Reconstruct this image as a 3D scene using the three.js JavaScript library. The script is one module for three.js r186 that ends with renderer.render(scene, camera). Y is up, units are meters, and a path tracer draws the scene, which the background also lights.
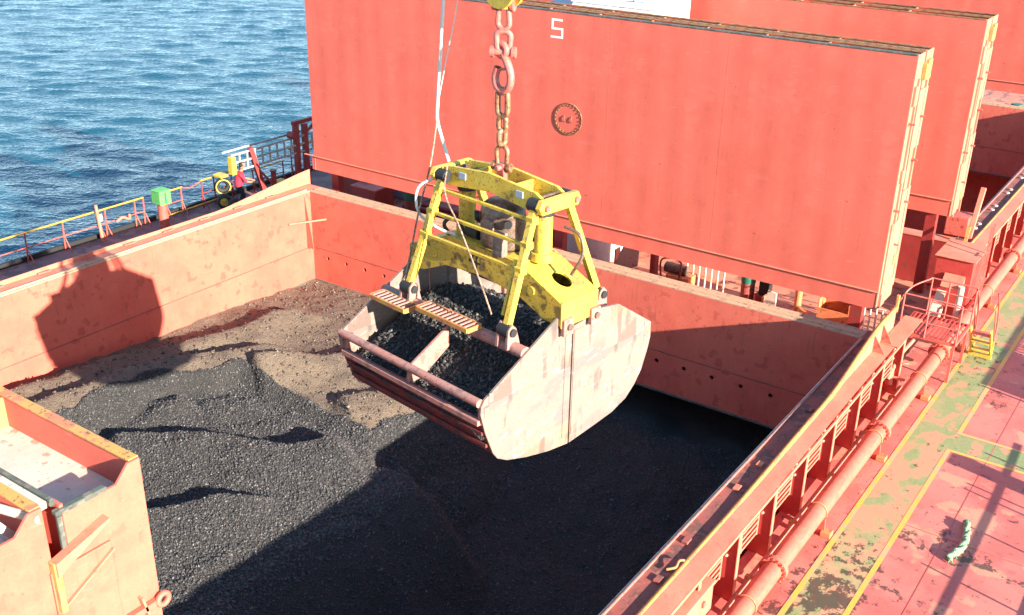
import * as THREE from 'three';
import { mergeGeometries } from 'three/addons/utils/BufferGeometryUtils.js';
import { RoundedBoxGeometry } from 'three/addons/geometries/RoundedBoxGeometry.js';
import { MarchingCubes } from 'three/addons/objects/MarchingCubes.js';

const scene = new THREE.Scene();
// ---------------------------------------------------------------- camera
const camera = new THREE.PerspectiveCamera(32.39, 1024 / 615, 0.1, 6000);
camera.position.set(0, 12.5, 0);
camera.rotation.order = 'YXZ';
camera.rotation.set(-0.42359563, 0.6079032, 0.01714227);
scene.add(camera);
// ---------------------------------------------------------------- sky and sun
const SUN = new THREE.Vector3(1, 0.343, 0.223).normalize();
{
  const W = 512, Hh = 256, d = new Float32Array(W * Hh * 4), v = new THREE.Vector3();
  for (let j = 0; j < Hh; j++) for (let i = 0; i < W; i++) {
    const el = ((j + 0.5) / Hh - 0.5) * Math.PI, az = ((i + 0.5) / W - 0.5) * 2 * Math.PI;
    v.set(Math.cos(el) * Math.cos(az), Math.sin(el), Math.cos(el) * Math.sin(az));
    const e = Math.max(0, v.y), h = Math.pow(1 - e, 3.9), c = Math.max(0, v.dot(SUN)), glow = 0.35 * Math.pow(c, 6) + 0.9 * Math.pow(c, 60);
    const k = 0.38, o = (j * W + i) * 4;
    d[o] = k * (0.14 + 1.3 * h + glow * 1.1); d[o + 1] = k * (0.36 + 1.75 * h + glow * 0.95); d[o + 2] = k * (0.70 + 1.7 * h + glow * 0.7); d[o + 3] = 1;
  }
  const sky = new THREE.DataTexture(d, W, Hh, THREE.RGBAFormat, THREE.FloatType);
  sky.mapping = THREE.EquirectangularReflectionMapping; sky.magFilter = THREE.LinearFilter; sky.minFilter = THREE.LinearFilter; sky.needsUpdate = true;
  scene.background = sky; scene.environment = sky;
}
const sun = new THREE.DirectionalLight(new THREE.Color().setRGB(1, 0.92, 0.8), 5);
sun.position.set(-15, 0, -20).addScaledVector(SUN, 120); sun.target.position.set(-15, 0, -20);
sun.castShadow = true; sun.shadow.mapSize.set(4096, 4096);
Object.assign(sun.shadow.camera, { left: -45, right: 45, top: 40, bottom: -30, near: 1, far: 260 });
scene.add(sun, sun.target);
const renderer = new THREE.WebGLRenderer({ antialias: true });
renderer.toneMapping = THREE.LinearToneMapping; renderer.toneMappingExposure = 3.65; renderer.shadowMap.enabled = true;

// ---------------------------------------------------------------- helpers
let seed = 7;
const rnd = () => { seed = (seed * 1664525 + 1013904223) >>> 0; return seed / 4294967296; };
const rr = (a, b) => a + (b - a) * rnd();
const hash = (x, y, s) => { let h = (x * 374761393 + y * 668265263 + s * 974634777) | 0; h = Math.imul(h ^ (h >>> 13), 1274126177); h ^= h >>> 16; return (h >>> 0) / 4294967296; };
function vn(x, y, s = 0, p = 0) {                       // value noise, optional period p
  const xi = Math.floor(x), yi = Math.floor(y); let fx = x - xi, fy = y - yi; fx = fx * fx * (3 - 2 * fx); fy = fy * fy * (3 - 2 * fy);
  const w = p ? (n => ((n % p) + p) % p) : (n => n);
  const x0 = w(xi), x1 = w(xi + 1), y0 = w(yi), y1 = w(yi + 1);
  return (hash(x0, y0, s) * (1 - fx) + hash(x1, y0, s) * fx) * (1 - fy) + (hash(x0, y1, s) * (1 - fx) + hash(x1, y1, s) * fx) * fy;
}
function fbm(x, y, s = 0, o = 4, p = 0) { let a = 0, w = 0.5, t = 0; for (let i = 0; i < o; i++) { a += w * vn(x, y, s + i * 17, p); t += w; w *= 0.5; x *= 2; y *= 2; p *= 2; } return a / t; }
const sst = (a, b, x) => { const t = Math.min(1, Math.max(0, (x - a) / (b - a))); return t * t * (3 - 2 * t); };
const mix = (a, b, t) => a.map((q, i) => q + (b[i] - q) * t);
const enc = c => { c = Math.min(1, Math.max(0, c)); return Math.round(255 * (c <= 0.0031308 ? 12.92 * c : 1.055 * Math.pow(c, 1 / 2.4) - 0.055)); };
function tex(w, h, fn, rep, linear = false) {          // fn(u, v) -> [r, g, b] linear (colour) or a number (height)
  const d = new Uint8Array(w * h * 4);
  for (let j = 0; j < h; j++) for (let i = 0; i < w; i++) {
    const c = fn((i + 0.5) / w, (j + 0.5) / h), o = (j * w + i) * 4;
    if (linear) { d[o] = d[o + 1] = d[o + 2] = Math.round(255 * Math.min(1, Math.max(0, c))); } else { d[o] = enc(c[0]); d[o + 1] = enc(c[1]); d[o + 2] = enc(c[2]); }
    d[o + 3] = 255;
  }
  const t = new THREE.DataTexture(d, w, h); t.magFilter = THREE.LinearFilter; t.minFilter = THREE.LinearMipmapLinearFilter; t.generateMipmaps = true;
  t.wrapS = t.wrapT = THREE.RepeatWrapping; if (rep) t.repeat.set(1 / rep[0], 1 / rep[1]);
  if (!linear) t.colorSpace = THREE.SRGBColorSpace; t.needsUpdate = true; return t;
}
const std = o => new THREE.MeshStandardMaterial(o);
const col = (r, g, b) => new THREE.Color().setRGB(r, g, b);

// ---------------------------------------------------------------- materials
const RED = [0.60, 0.106, 0.068], REDDK = [0.33, 0.042, 0.032], RUST = [0.16, 0.055, 0.024];
function paintTex(size, N, o) {                        // worn marine paint: tone drift, scraped spots down to older coats, rust specks and runs
  return tex(N, N, (u, v) => {
    const P = o.p ?? 4, n1 = fbm(u * P, v * P, o.s, 5, P), n2 = fbm(u * P * 4, v * P * 4, o.s + 50, 4, P * 4), n3 = vn(u * N / 3, v * N / 3, o.s + 90, Math.floor(N / 3));
    let c = mix(o.a, o.b, sst(0.3, 0.7, n1 * 0.6 + n2 * 0.4));
    c = c.map(q => q * (0.93 + 0.14 * n3));
    const st = fbm(u * P * 12, v * P * 1.2 + 3, o.s + 11, 3); c = c.map(q => q * (0.95 + 0.1 * st));
    const cf = P * (o.cf ?? 4), chip = fbm(u * cf, v * cf, o.s + 200, 5, cf); c = mix(c, o.chip, sst(o.ct, o.ct + (o.cw ?? 0.03), chip) * (o.ca ?? 0.8));
    const sp = fbm(u * P * 18, v * P * 18, o.s + 300, 3, P * 18); c = mix(c, RUST, sst(o.st ?? 0.8, (o.st ?? 0.8) + 0.04, sp) * 0.8);
    if (o.run) { const r = fbm(u * P * 22, v * P * 0.7, o.s + 500, 3), rb = fbm(u * P * 2, v * P * 2, o.s + 510, 3, P * 2); c = mix(c, [0.30, 0.085, 0.04], sst(0.66, 0.8, r) * sst(0.45, 0.6, rb) * o.run); const sc = fbm(u * P * 3 + v * P * 9, v * P * 40 - u * P * 6, o.s + 520, 3); c = mix(c, [0.66, 0.3, 0.22], sst(0.78, 0.86, sc) * 0.2); }
    if (o.light) { const l = fbm(u * P * 2.5, v * P * 5, o.s + 400, 5); c = mix(c, o.light, sst(0.66, 0.75, l) * 0.5); }
    return c;
  }, [size, size]);
}
const bumpTex = (size, N, s, P = 4, o = 5) => tex(N, N, (u, v) => fbm(u * P, v * P, s, o, P), [size, size], true);
const bumpQuilt = tex(512, 512, (u, v) => 0.5 + 0.16 * Math.cos(u * 12 * Math.PI) * (0.6 + 0.8 * vn(u * 6, v * 3, 401, 3)) + 0.5 * (fbm(u * 5, v * 5, 402, 4, 5) - 0.5), [5, 5], true);
const bumpSoft = bumpTex(5, 512, 5, 5, 3), bumpFine = bumpTex(1.2, 512, 9, 12, 5);
const M = {
  cover: std({ map: paintTex(5, 1024, { a: RED, b: [0.63, 0.122, 0.08], chip: [0.50, 0.095, 0.065], ct: 0.72, cw: 0.1, ca: 0.5, s: 3, st: 0.86, run: 0.22, light: [0.62, 0.14, 0.095] }), roughness: 0.62, bumpMap: bumpQuilt, bumpScale: 0.014 }),
  wall: std({ map: paintTex(5, 1024, { a: [0.56, 0.102, 0.066], b: [0.60, 0.128, 0.08], chip: [0.44, 0.075, 0.05], ct: 0.665, cw: 0.05, ca: 0.75, cf: 5, s: 21, st: 0.82, run: 0.6 }), roughness: 0.66, bumpMap: bumpSoft, bumpScale: 0.01 }),
  red: std({ map: paintTex(2.5, 512, { a: [0.52, 0.085, 0.06], b: [0.58, 0.125, 0.085], chip: REDDK, ct: 0.7, s: 35, st: 0.74 }), roughness: 0.55, bumpMap: bumpFine, bumpScale: 0.002 }),
  edge: std({ map: paintTex(2.5, 512, { a: [0.58, 0.165, 0.1], b: [0.60, 0.205, 0.125], chip: [0.5, 0.13, 0.08], ct: 0.68, cw: .06, ca: .6, s: 44, st: 0.8 }), roughness: 0.6, bumpMap: bumpFine, bumpScale: 0.002 }),
  dirtyTop: std({ map: paintTex(3, 1024, { a: [0.36, 0.075, 0.055], b: [0.26, 0.075, 0.06], chip: [0.11, 0.055, 0.045], ct: 0.58, cw: .12, s: 57, st: 0.7, light: [0.36, 0.13, 0.09] }), roughness: 0.8, bumpMap: bumpFine, bumpScale: 0.006 }),
  maroon: std({ map: paintTex(2, 512, { a: [0.26, 0.025, 0.022], b: [0.32, 0.035, 0.03], chip: RUST, ct: 0.7, s: 61 }), roughness: 0.5 }),
  plate: std({ map: tex(1024, 1024, (u, v) => {          // scuffed shell plate: thin old paint, bare grey steel, scratches, rust
    const n1 = fbm(u * 5, v * 5, 71, 5, 5), n2 = fbm(u * 22, v * 22, 72, 4, 22), f = vn(u * 330, v * 330, 73, 330);
    let c = mix([0.275, 0.18, 0.14], [0.235, 0.165, 0.135], sst(.35, .65, n1)); c = c.map(q => q * (0.86 + 0.28 * f));
    c = mix(c, [0.155, 0.135, 0.122], sst(.5, .66, fbm(u * 4 + n2 * .25, v * 7, 74, 5)) * .8);
    c = mix(c, [0.33, 0.15, 0.08], sst(.62, .8, fbm(u * 7, v * 5, 75, 5)) * .6);
    c = mix(c, [0.38, 0.30, 0.25], sst(.7, .78, fbm(u * 10 + v * 26, v * 60 - u * 20, 76, 3)) * .6);
    c = mix(c, [0.10, 0.08, 0.07], sst(.7, .82, fbm(u * 60, v * 40, 78, 3, 20)) * .35);
    return mix(c, [0.06, 0.05, 0.046], sst(.62, .72, fbm(u * 14, v * 3.5, 79, 4)) * .5);
  }, [2.7, 2.7]), roughness: 0.6, metalness: 0.1, bumpMap: bumpFine, bumpScale: 0.005 }),
  pink: std({ map: paintTex(2, 512, { a: [0.42, 0.17, 0.13], b: [0.36, 0.19, 0.16], chip: [0.22, 0.12, 0.1], ct: 0.6, s: 77, st: 0.72 }), roughness: 0.55, bumpMap: bumpFine, bumpScale: 0.003 }),
  bowl: std({ map: paintTex(2, 512, { a: [0.20, 0.03, 0.028], b: [0.12, 0.03, 0.028], chip: [0.05, 0.035, 0.032], ct: 0.55, s: 79, st: 0.7 }), roughness: 0.6, bumpMap: bumpFine, bumpScale: 0.004 }),
  yellow: std({ map: paintTex(1.6, 512, { a: [0.66, 0.47, 0.06], b: [0.6, 0.39, 0.045], chip: [0.28, 0.15, 0.05], ct: 0.62, cw: .06, s: 83, st: 0.7 }), roughness: 0.5, bumpMap: bumpFine, bumpScale: 0.002 }),
  yellowRail: std({ map: paintTex(1.2, 256, { a: [0.62, 0.36, 0.03], b: [0.6, 0.30, 0.03], chip: [0.45, 0.14, 0.06], ct: 0.66, s: 85 }), roughness: 0.5 }),
  lipYellow: std({ map: paintTex(1.8, 512, { a: [0.52, 0.28, 0.06], b: [0.55, 0.24, 0.08], chip: [0.5, 0.15, 0.08], ct: 0.55, s: 87, st: 0.7 }), roughness: 0.6 }),
  block: std({ map: paintTex(1.3, 512, { a: [0.22, 0.17, 0.14], b: [0.15, 0.105, 0.08], chip: [0.09, 0.05, 0.03], ct: 0.55, s: 91, st: 0.62 }), roughness: 0.5, metalness: 0.35 }),
  black: std({ color: col(0.018, 0.017, 0.017), roughness: 0.7 }),
  rubber: std({ map: paintTex(1.2, 256, { a: [0.10, 0.105, 0.085], b: [0.05, 0.058, 0.048], chip: [0.17, 0.15, 0.11], ct: 0.6, s: 95 }), roughness: 0.85 }),
  steel: std({ map: paintTex(0.6, 256, { a: [0.40, 0.21, 0.11], b: [0.30, 0.14, 0.075], chip: RUST, ct: 0.55, s: 97 }), roughness: 0.45, metalness: 0.5 }),
  chainPink: std({ map: paintTex(0.6, 256, { a: [0.55, 0.115, 0.09], b: [0.52, 0.15, 0.12], chip: [0.26, 0.1, 0.06], ct: 0.6, s: 99 }), roughness: 0.45 }),
  grey: std({ map: paintTex(1, 256, { a: [0.36, 0.35, 0.32], b: [0.3, 0.29, 0.27], chip: [0.3, 0.26, 0.2], ct: 0.68, s: 101 }), roughness: 0.5, metalness: 0.0 }),
  white: std({ map: paintTex(3, 512, { a: [0.74, 0.73, 0.69], b: [0.66, 0.66, 0.63], chip: [0.5, 0.42, 0.33], ct: 0.72, s: 103 }), roughness: 0.5 }),
  mark: std({ map: paintTex(0.5, 256, { a: [0.82, 0.8, 0.76], b: [0.74, 0.70, 0.64], chip: [0.62, 0.25, 0.2], ct: 0.7, s: 105 }), roughness: 0.7 }),
  green: std({ map: paintTex(1, 256, { a: [0.12, 0.42, 0.10], b: [0.10, 0.36, 0.09], chip: [0.06, 0.18, 0.05], ct: 0.68, s: 107 }), roughness: 0.5 }),
  teal: std({ map: paintTex(1, 256, { a: [0.015, 0.16, 0.10], b: [0.012, 0.12, 0.08], chip: [0.1, 0.08, 0.06], ct: 0.68, s: 109 }), roughness: 0.5 }),
  greyBlue: std({ color: col(0.3, 0.36, 0.42), roughness: 0.5 }),
  pan: std({ map: paintTex(1.5, 512, { a: [0.62, 0.50, 0.40], b: [0.56, 0.43, 0.34], chip: [0.42, 0.22, 0.15], ct: 0.66, s: 113 }), roughness: 0.6 }),
  orange: std({ map: paintTex(1.5, 256, { a: [0.66, 0.22, 0.08], b: [0.62, 0.17, 0.08], chip: [0.4, 0.1, 0.04], ct: 0.66, s: 115 }), roughness: 0.55 }),
  rope: std({ color: col(0.62, 0.58, 0.5), roughness: 0.9 }),
  rustRope: std({ map: paintTex(0.4, 256, { a: [0.4, 0.28, 0.2], b: [0.3, 0.16, 0.09], chip: [0.12, 0.06, 0.04], ct: 0.55, s: 117 }), roughness: 0.85 }),
  greenRope: std({ map: paintTex(0.25, 256, { a: [0.17, 0.29, 0.16], b: [0.30, 0.38, 0.24], chip: [0.09, 0.18, 0.1], ct: 0.5, s: 119 }), roughness: 0.95, bumpMap: bumpFine, bumpScale: 0.006 }),
  dark: std({ color: col(0.012, 0.01, 0.01), roughness: 0.9 }),
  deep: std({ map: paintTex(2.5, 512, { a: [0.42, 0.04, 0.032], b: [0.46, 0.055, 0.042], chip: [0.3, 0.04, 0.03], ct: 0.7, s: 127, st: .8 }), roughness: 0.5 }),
  tanTop: std({ map: paintTex(2, 512, { a: [0.52, 0.29, 0.175], b: [0.46, 0.29, 0.19], chip: [0.28, 0.18, 0.13], ct: 0.6, cw: .1, s: 129, st: .72 }), roughness: 0.7 }),
  rusty: std({ map: paintTex(.5, 256, { a: [0.22, 0.085, 0.035], b: [0.3, 0.15, 0.06], chip: [0.09, 0.04, 0.02], ct: 0.55, s: 139 }), roughness: 0.85 }),
  beamYellow: std({ map: paintTex(1.6, 512, { a: [0.64, 0.44, 0.055], b: [0.56, 0.35, 0.045], chip: [0.13, 0.09, 0.035], ct: 0.54, cw: .16, ca: .85, cf: 3, s: 149, st: 0.68 }), roughness: 0.55, bumpMap: bumpFine, bumpScale: 0.002 }),
  coverEnd: std({ map: paintTex(2, 512, { a: [0.56, 0.105, 0.065], b: [0.60, 0.135, 0.082], chip: [0.5, 0.09, 0.055], ct: 0.66, cw: .12, ca: .6, s: 151, st: 0.84, run: .35 }), roughness: 0.6, bumpMap: bumpFine, bumpScale: 0.003 }),
  hull: std({ color: col(0.09, 0.02, 0.018), roughness: 0.6 }),
};
M.coal = std({ map: tex(1024, 1024, (u, v) => { const n = fbm(u * 8, v * 8, 131, 3, 8), f = vn(u * 200, v * 200, 133, 200), g = vn(u * 420, v * 420, 134, 420); const b = 0.014 + 0.01 * n + 0.02 * f * f + 0.02 * Math.pow(g, 4); return [b * 1.1, b, b * 0.92]; }, [3, 3]), roughness: 0.85,
  bumpMap: tex(1024, 1024, (u, v) => 0.6 * vn(u * 150, v * 150, 137, 150) + 0.4 * vn(u * 300, v * 300, 138, 300), [3, 3], true), bumpScale: 0.05 });
M.ore = std({ map: tex(1024, 1024, (u, v) => { const n = fbm(u * 6, v * 6, 141, 4, 6), f = vn(u * 220, v * 220, 143, 220), d = fbm(u * 14, v * 14, 145, 4, 14); let c = mix([0.105, 0.074, 0.050], [0.158, 0.116, 0.080], n); c = c.map(q => q * (0.82 + 0.36 * f)); return mix(c, [0.10, 0.072, 0.055], sst(0.62, 0.75, d) * 0.7); }, [3, 3]), roughness: 0.95,
  bumpMap: tex(1024, 1024, (u, v) => 0.5 * fbm(u * 30, v * 30, 147, 4, 30) + 0.5 * vn(u * 160, v * 160, 148, 160), [3, 3], true), bumpScale: 0.04 });

// ---------------------------------------------------------------- geometry helpers (all uv in metres)
function uvm(g) {
  g = g.index ? g.toNonIndexed() : g; if (!g.attributes.normal) g.computeVertexNormals();
  const p = g.attributes.position, n = p.count, uv = new Float32Array(n * 2), a = new THREE.Vector3(), b = new THREE.Vector3(), c = new THREE.Vector3();
  for (let i = 0; i < n; i += 3) {
    a.fromBufferAttribute(p, i); b.fromBufferAttribute(p, i + 1); c.fromBufferAttribute(p, i + 2);
    const nx = (b.y - a.y) * (c.z - a.z) - (b.z - a.z) * (c.y - a.y), ny = (b.z - a.z) * (c.x - a.x) - (b.x - a.x) * (c.z - a.z), nz = (b.x - a.x) * (c.y - a.y) - (b.y - a.y) * (c.x - a.x);
    const X = Math.abs(nx), Y = Math.abs(ny), Z = Math.abs(nz);
    [a, b, c].forEach((q, k) => { const o = (i + k) * 2; if (Y >= X && Y >= Z) { uv[o] = q.x; uv[o + 1] = q.z; } else if (X >= Z) { uv[o] = q.z; uv[o + 1] = q.y; } else { uv[o] = q.x; uv[o + 1] = q.y; } });
  }
  g.setAttribute('uv', new THREE.BufferAttribute(uv, 2)); for (const k of Object.keys(g.attributes)) if (!['position', 'normal', 'uv'].includes(k)) g.deleteAttribute(k);
  return g;
}
const box = (x0, x1, y0, y1, z0, z1) => uvm(new THREE.BoxGeometry(Math.abs(x1 - x0), Math.abs(y1 - y0), Math.abs(z1 - z0)).translate((x0 + x1) / 2, (y0 + y1) / 2, (z0 + z1) / 2));
const rbox = (x0, x1, y0, y1, z0, z1, r = 0.012) => uvm(new RoundedBoxGeometry(Math.abs(x1 - x0), Math.abs(y1 - y0), Math.abs(z1 - z0), 2, r).translate((x0 + x1) / 2, (y0 + y1) / 2, (z0 + z1) / 2));
const V = (x, y, z) => new THREE.Vector3(x, y, z);
function cyl(p, q, r, r2 = r, seg = 12) {
  p = Array.isArray(p) ? V(...p) : p; q = Array.isArray(q) ? V(...q) : q; const d = q.clone().sub(p), L = d.length();
  const g = new THREE.CylinderGeometry(r2, r, L, seg).translate(0, L / 2, 0); g.applyQuaternion(new THREE.Quaternion().setFromUnitVectors(V(0, 1, 0), d.normalize())); return uvm(g.translate(p.x, p.y, p.z));
}
function bar(p, q, w, h, up = V(0, 1, 0)) {             // rectangular bar from p to q
  p = V(...p); q = V(...q); const d = q.clone().sub(p), L = d.length(); d.normalize(); const s = d.clone().cross(up).normalize(), u = s.clone().cross(d);
  const m = new THREE.Matrix4().makeBasis(d, u, s); return uvm(new THREE.BoxGeometry(L, h, w).translate(L / 2, 0, 0).applyMatrix4(m).translate(p.x, p.y, p.z));
}
function tube(pts, r, seg = 8, n = 0, closed = false) { const c = new THREE.CatmullRomCurve3(pts.map(p => V(...p)), closed, 'centripetal'); return uvm(new THREE.TubeGeometry(c, n || pts.length * 5, r, seg, closed)); }
function prism(pts, axis, lo, hi, bevel = 0, holes = []) {   // polygon given in the plane across `axis`: x -> (z,y), y -> (x,z), z -> (x,y)
  const s = new THREE.Shape(pts.map(p => new THREE.Vector2(p[0], p[1])));
  for (const h of holes) s.holes.push(new THREE.Path(h.map(p => new THREE.Vector2(p[0], p[1]))));
  const g = new THREE.ExtrudeGeometry(s, { depth: hi - lo - 2 * bevel, bevelEnabled: bevel > 0, bevelSize: bevel, bevelThickness: bevel, bevelOffset: -bevel, bevelSegments: 1, curveSegments: 12 }).translate(0, 0, lo + bevel);
  if (axis === 'x') { const p = g.attributes.position; for (let i = 0; i < p.count; i++) p.setXYZ(i, p.getZ(i), p.getY(i), p.getX(i)); flip(g); g.computeVertexNormals(); }
  if (axis === 'y') { const p = g.attributes.position; for (let i = 0; i < p.count; i++) p.setXYZ(i, p.getX(i), p.getZ(i), p.getY(i)); flip(g); g.computeVertexNormals(); }
  return uvm(g);
}
function flip(g) { if (g.index) { const a = g.index.array; for (let i = 0; i < a.length; i += 3) { const t = a[i]; a[i] = a[i + 2]; a[i + 2] = t; } } else { for (const k of Object.keys(g.attributes)) { const at = g.attributes[k], s = at.itemSize, a = at.array; for (let i = 0; i < at.count; i += 3) for (let j = 0; j < s; j++) { const t = a[i * s + j]; a[i * s + j] = a[(i + 2) * s + j]; a[(i + 2) * s + j] = t; } } } }
const mg = (...g) => { g = g.flat(); return g.length > 1 ? mergeGeometries(g) : g[0]; };
const taken = {};
const numbered = n => { taken[n] = (taken[n] ?? -1) + 1; return taken[n] ? n + '_' + String(taken[n]).padStart(3, '0') : n; };
function sh(o) { o.traverse(m => { if (m.isMesh) { m.castShadow = true; m.receiveShadow = true; } }); return o; }
function thing(name, label, category, group) { const o = new THREE.Group(); o.name = numbered(name); o.userData = { label, category }; if (group) o.userData.group = group; scene.add(o); return o; }
function part(parent, name, geo, mat, label) { const m = new THREE.Mesh(geo, mat); m.name = name; m.castShadow = m.receiveShadow = true; if (label) m.userData.label = label; parent.add(m); return m; }
function one(name, geo, mat, label, category, kind) { const m = new THREE.Mesh(geo, mat); m.name = numbered(name); m.castShadow = m.receiveShadow = true; m.userData = { label, category }; if (kind) m.userData.kind = kind; scene.add(m); return m; }
function heightGeo(x0, x1, z0, z1, nx, nz, f) {
  const P = [], I = [], U = [];
  for (let j = 0; j <= nz; j++) for (let i = 0; i <= nx; i++) { const x = x0 + (x1 - x0) * i / nx, z = z0 + (z1 - z0) * j / nz; P.push(x, f(x, z), z); U.push(x, z); }
  for (let j = 0; j < nz; j++) for (let i = 0; i < nx; i++) { const a = j * (nx + 1) + i, b = a + 1, c = a + nx + 1, d = c + 1; I.push(a, c, b, b, c, d); }
  const g = new THREE.BufferGeometry(); g.setAttribute('position', new THREE.Float32BufferAttribute(P, 3)); g.setAttribute('uv', new THREE.Float32BufferAttribute(U, 2)); g.setIndex(I); g.computeVertexNormals(); return g;
}

// ================================================================ SETTING: sea, hull, decks
{
  const wv = []; seed = 11;
  for (let i = 0; i < 26; i++) { const L = 0.9 * Math.pow(1.075, i), a = 0.96 + rr(-0.6, 0.6); wv.push([Math.cos(a) * 2 * Math.PI / L, Math.sin(a) * 2 * Math.PI / L, rr(0, 6.28), L * 0.0082 / (1 + Math.pow(L / 4, 2))]); }
  const X0 = -230, X1 = -30.6, Z0 = -210, Z1 = 40;
  const f = (x, z) => {
    const g = Math.min(sst(X0, X0 + 30, x), 1 - sst(X1 - 2, X1, x), sst(Z0, Z0 + 30, z), 1 - sst(Z1 - 20, Z1, z));
    const wx = x + 2.2 * (vn(x / 7, z / 7, 3) - 0.5), wz = z + 2.2 * (vn(x / 7, z / 7, 4) - 0.5), amp = 0.8 + 0.4 * fbm(x / 16, z / 16, 5, 2);
    let h = 0; for (const w of wv) { const s = Math.sin(w[0] * wx + w[1] * wz + w[2]); h += w[3] * (s + 0.35 * s * s); }
    return -7 + g * amp * h;
  };
  const P = [], I = [], nx = 520, nz = 640;
  for (let j = 0; j <= nz; j++) for (let i = 0; i <= nx; i++) { const t = i / nx, x = X1 + (X0 - X1) * (0.35 * t + 0.65 * t * t), z = Z0 + (Z1 - Z0) * j / nz; P.push(x, f(x, z), z); }
  for (let j = 0; j < nz; j++) for (let i = 0; i < nx; i++) { const a = j * (nx + 1) + i, b = a + 1, c = a + nx + 1, d = c + 1; I.push(a, b, c, b, d, c); }
  const quad = (x0, x1, z0, z1) => { const n = P.length / 3; P.push(x0, -7, z0, x1, -7, z0, x1, -7, z1, x0, -7, z1); I.push(n, n + 2, n + 1, n, n + 3, n + 2); };
  quad(-4000, X0, -4000, 4000); quad(X1, 4000, -4000, 4000); quad(X0, X1, -4000, Z0); quad(X0, X1, Z1, 4000);
  const g = new THREE.BufferGeometry(); g.setAttribute('position', new THREE.Float32BufferAttribute(P, 3)); g.setIndex(I); g.computeVertexNormals();
  const uv = new Float32Array(P.length / 3 * 2); for (let i = 0; i < uv.length / 2; i++) { uv[2 * i] = P[3 * i]; uv[2 * i + 1] = P[3 * i + 2]; } g.setAttribute('uv', new THREE.BufferAttribute(uv, 2));
  one('sea', g, new THREE.MeshPhysicalMaterial({ color: col(0.005, 0.058, 0.088), roughness: 0.08, ior: 1.75, bumpMap: tex(1024, 1024, (u, v) => 0.6 * fbm((u * .82 - v * .57) * 14 , (u * .57 + v * .82) * 40, 151, 4) + 0.4 * fbm(u * 60, v * 60, 152, 3, 60), [12, 12], true), bumpScale: 0.12 }), 'blue rippled sea beside the ship', 'sea', 'structure');
}
const XL = -24.7, XR = -6.22, ZF = -23.65, ZA = -4.55, ZF2 = -51.4, ZA2 = -32.3, HC = 1.5, PX = -30, SX = .65;
// hull below the decks
one('ship_hull', mg(box(PX, PX + 0.04, -9, -0.03, -95, 40), box(SX - 0.04, SX, -9, -0.03, -95, 40), box(PX + .04, SX - .04, -9, -8.9, -95, 40)), M.hull, 'dark red side of the ship', 'hull', 'structure');
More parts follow.
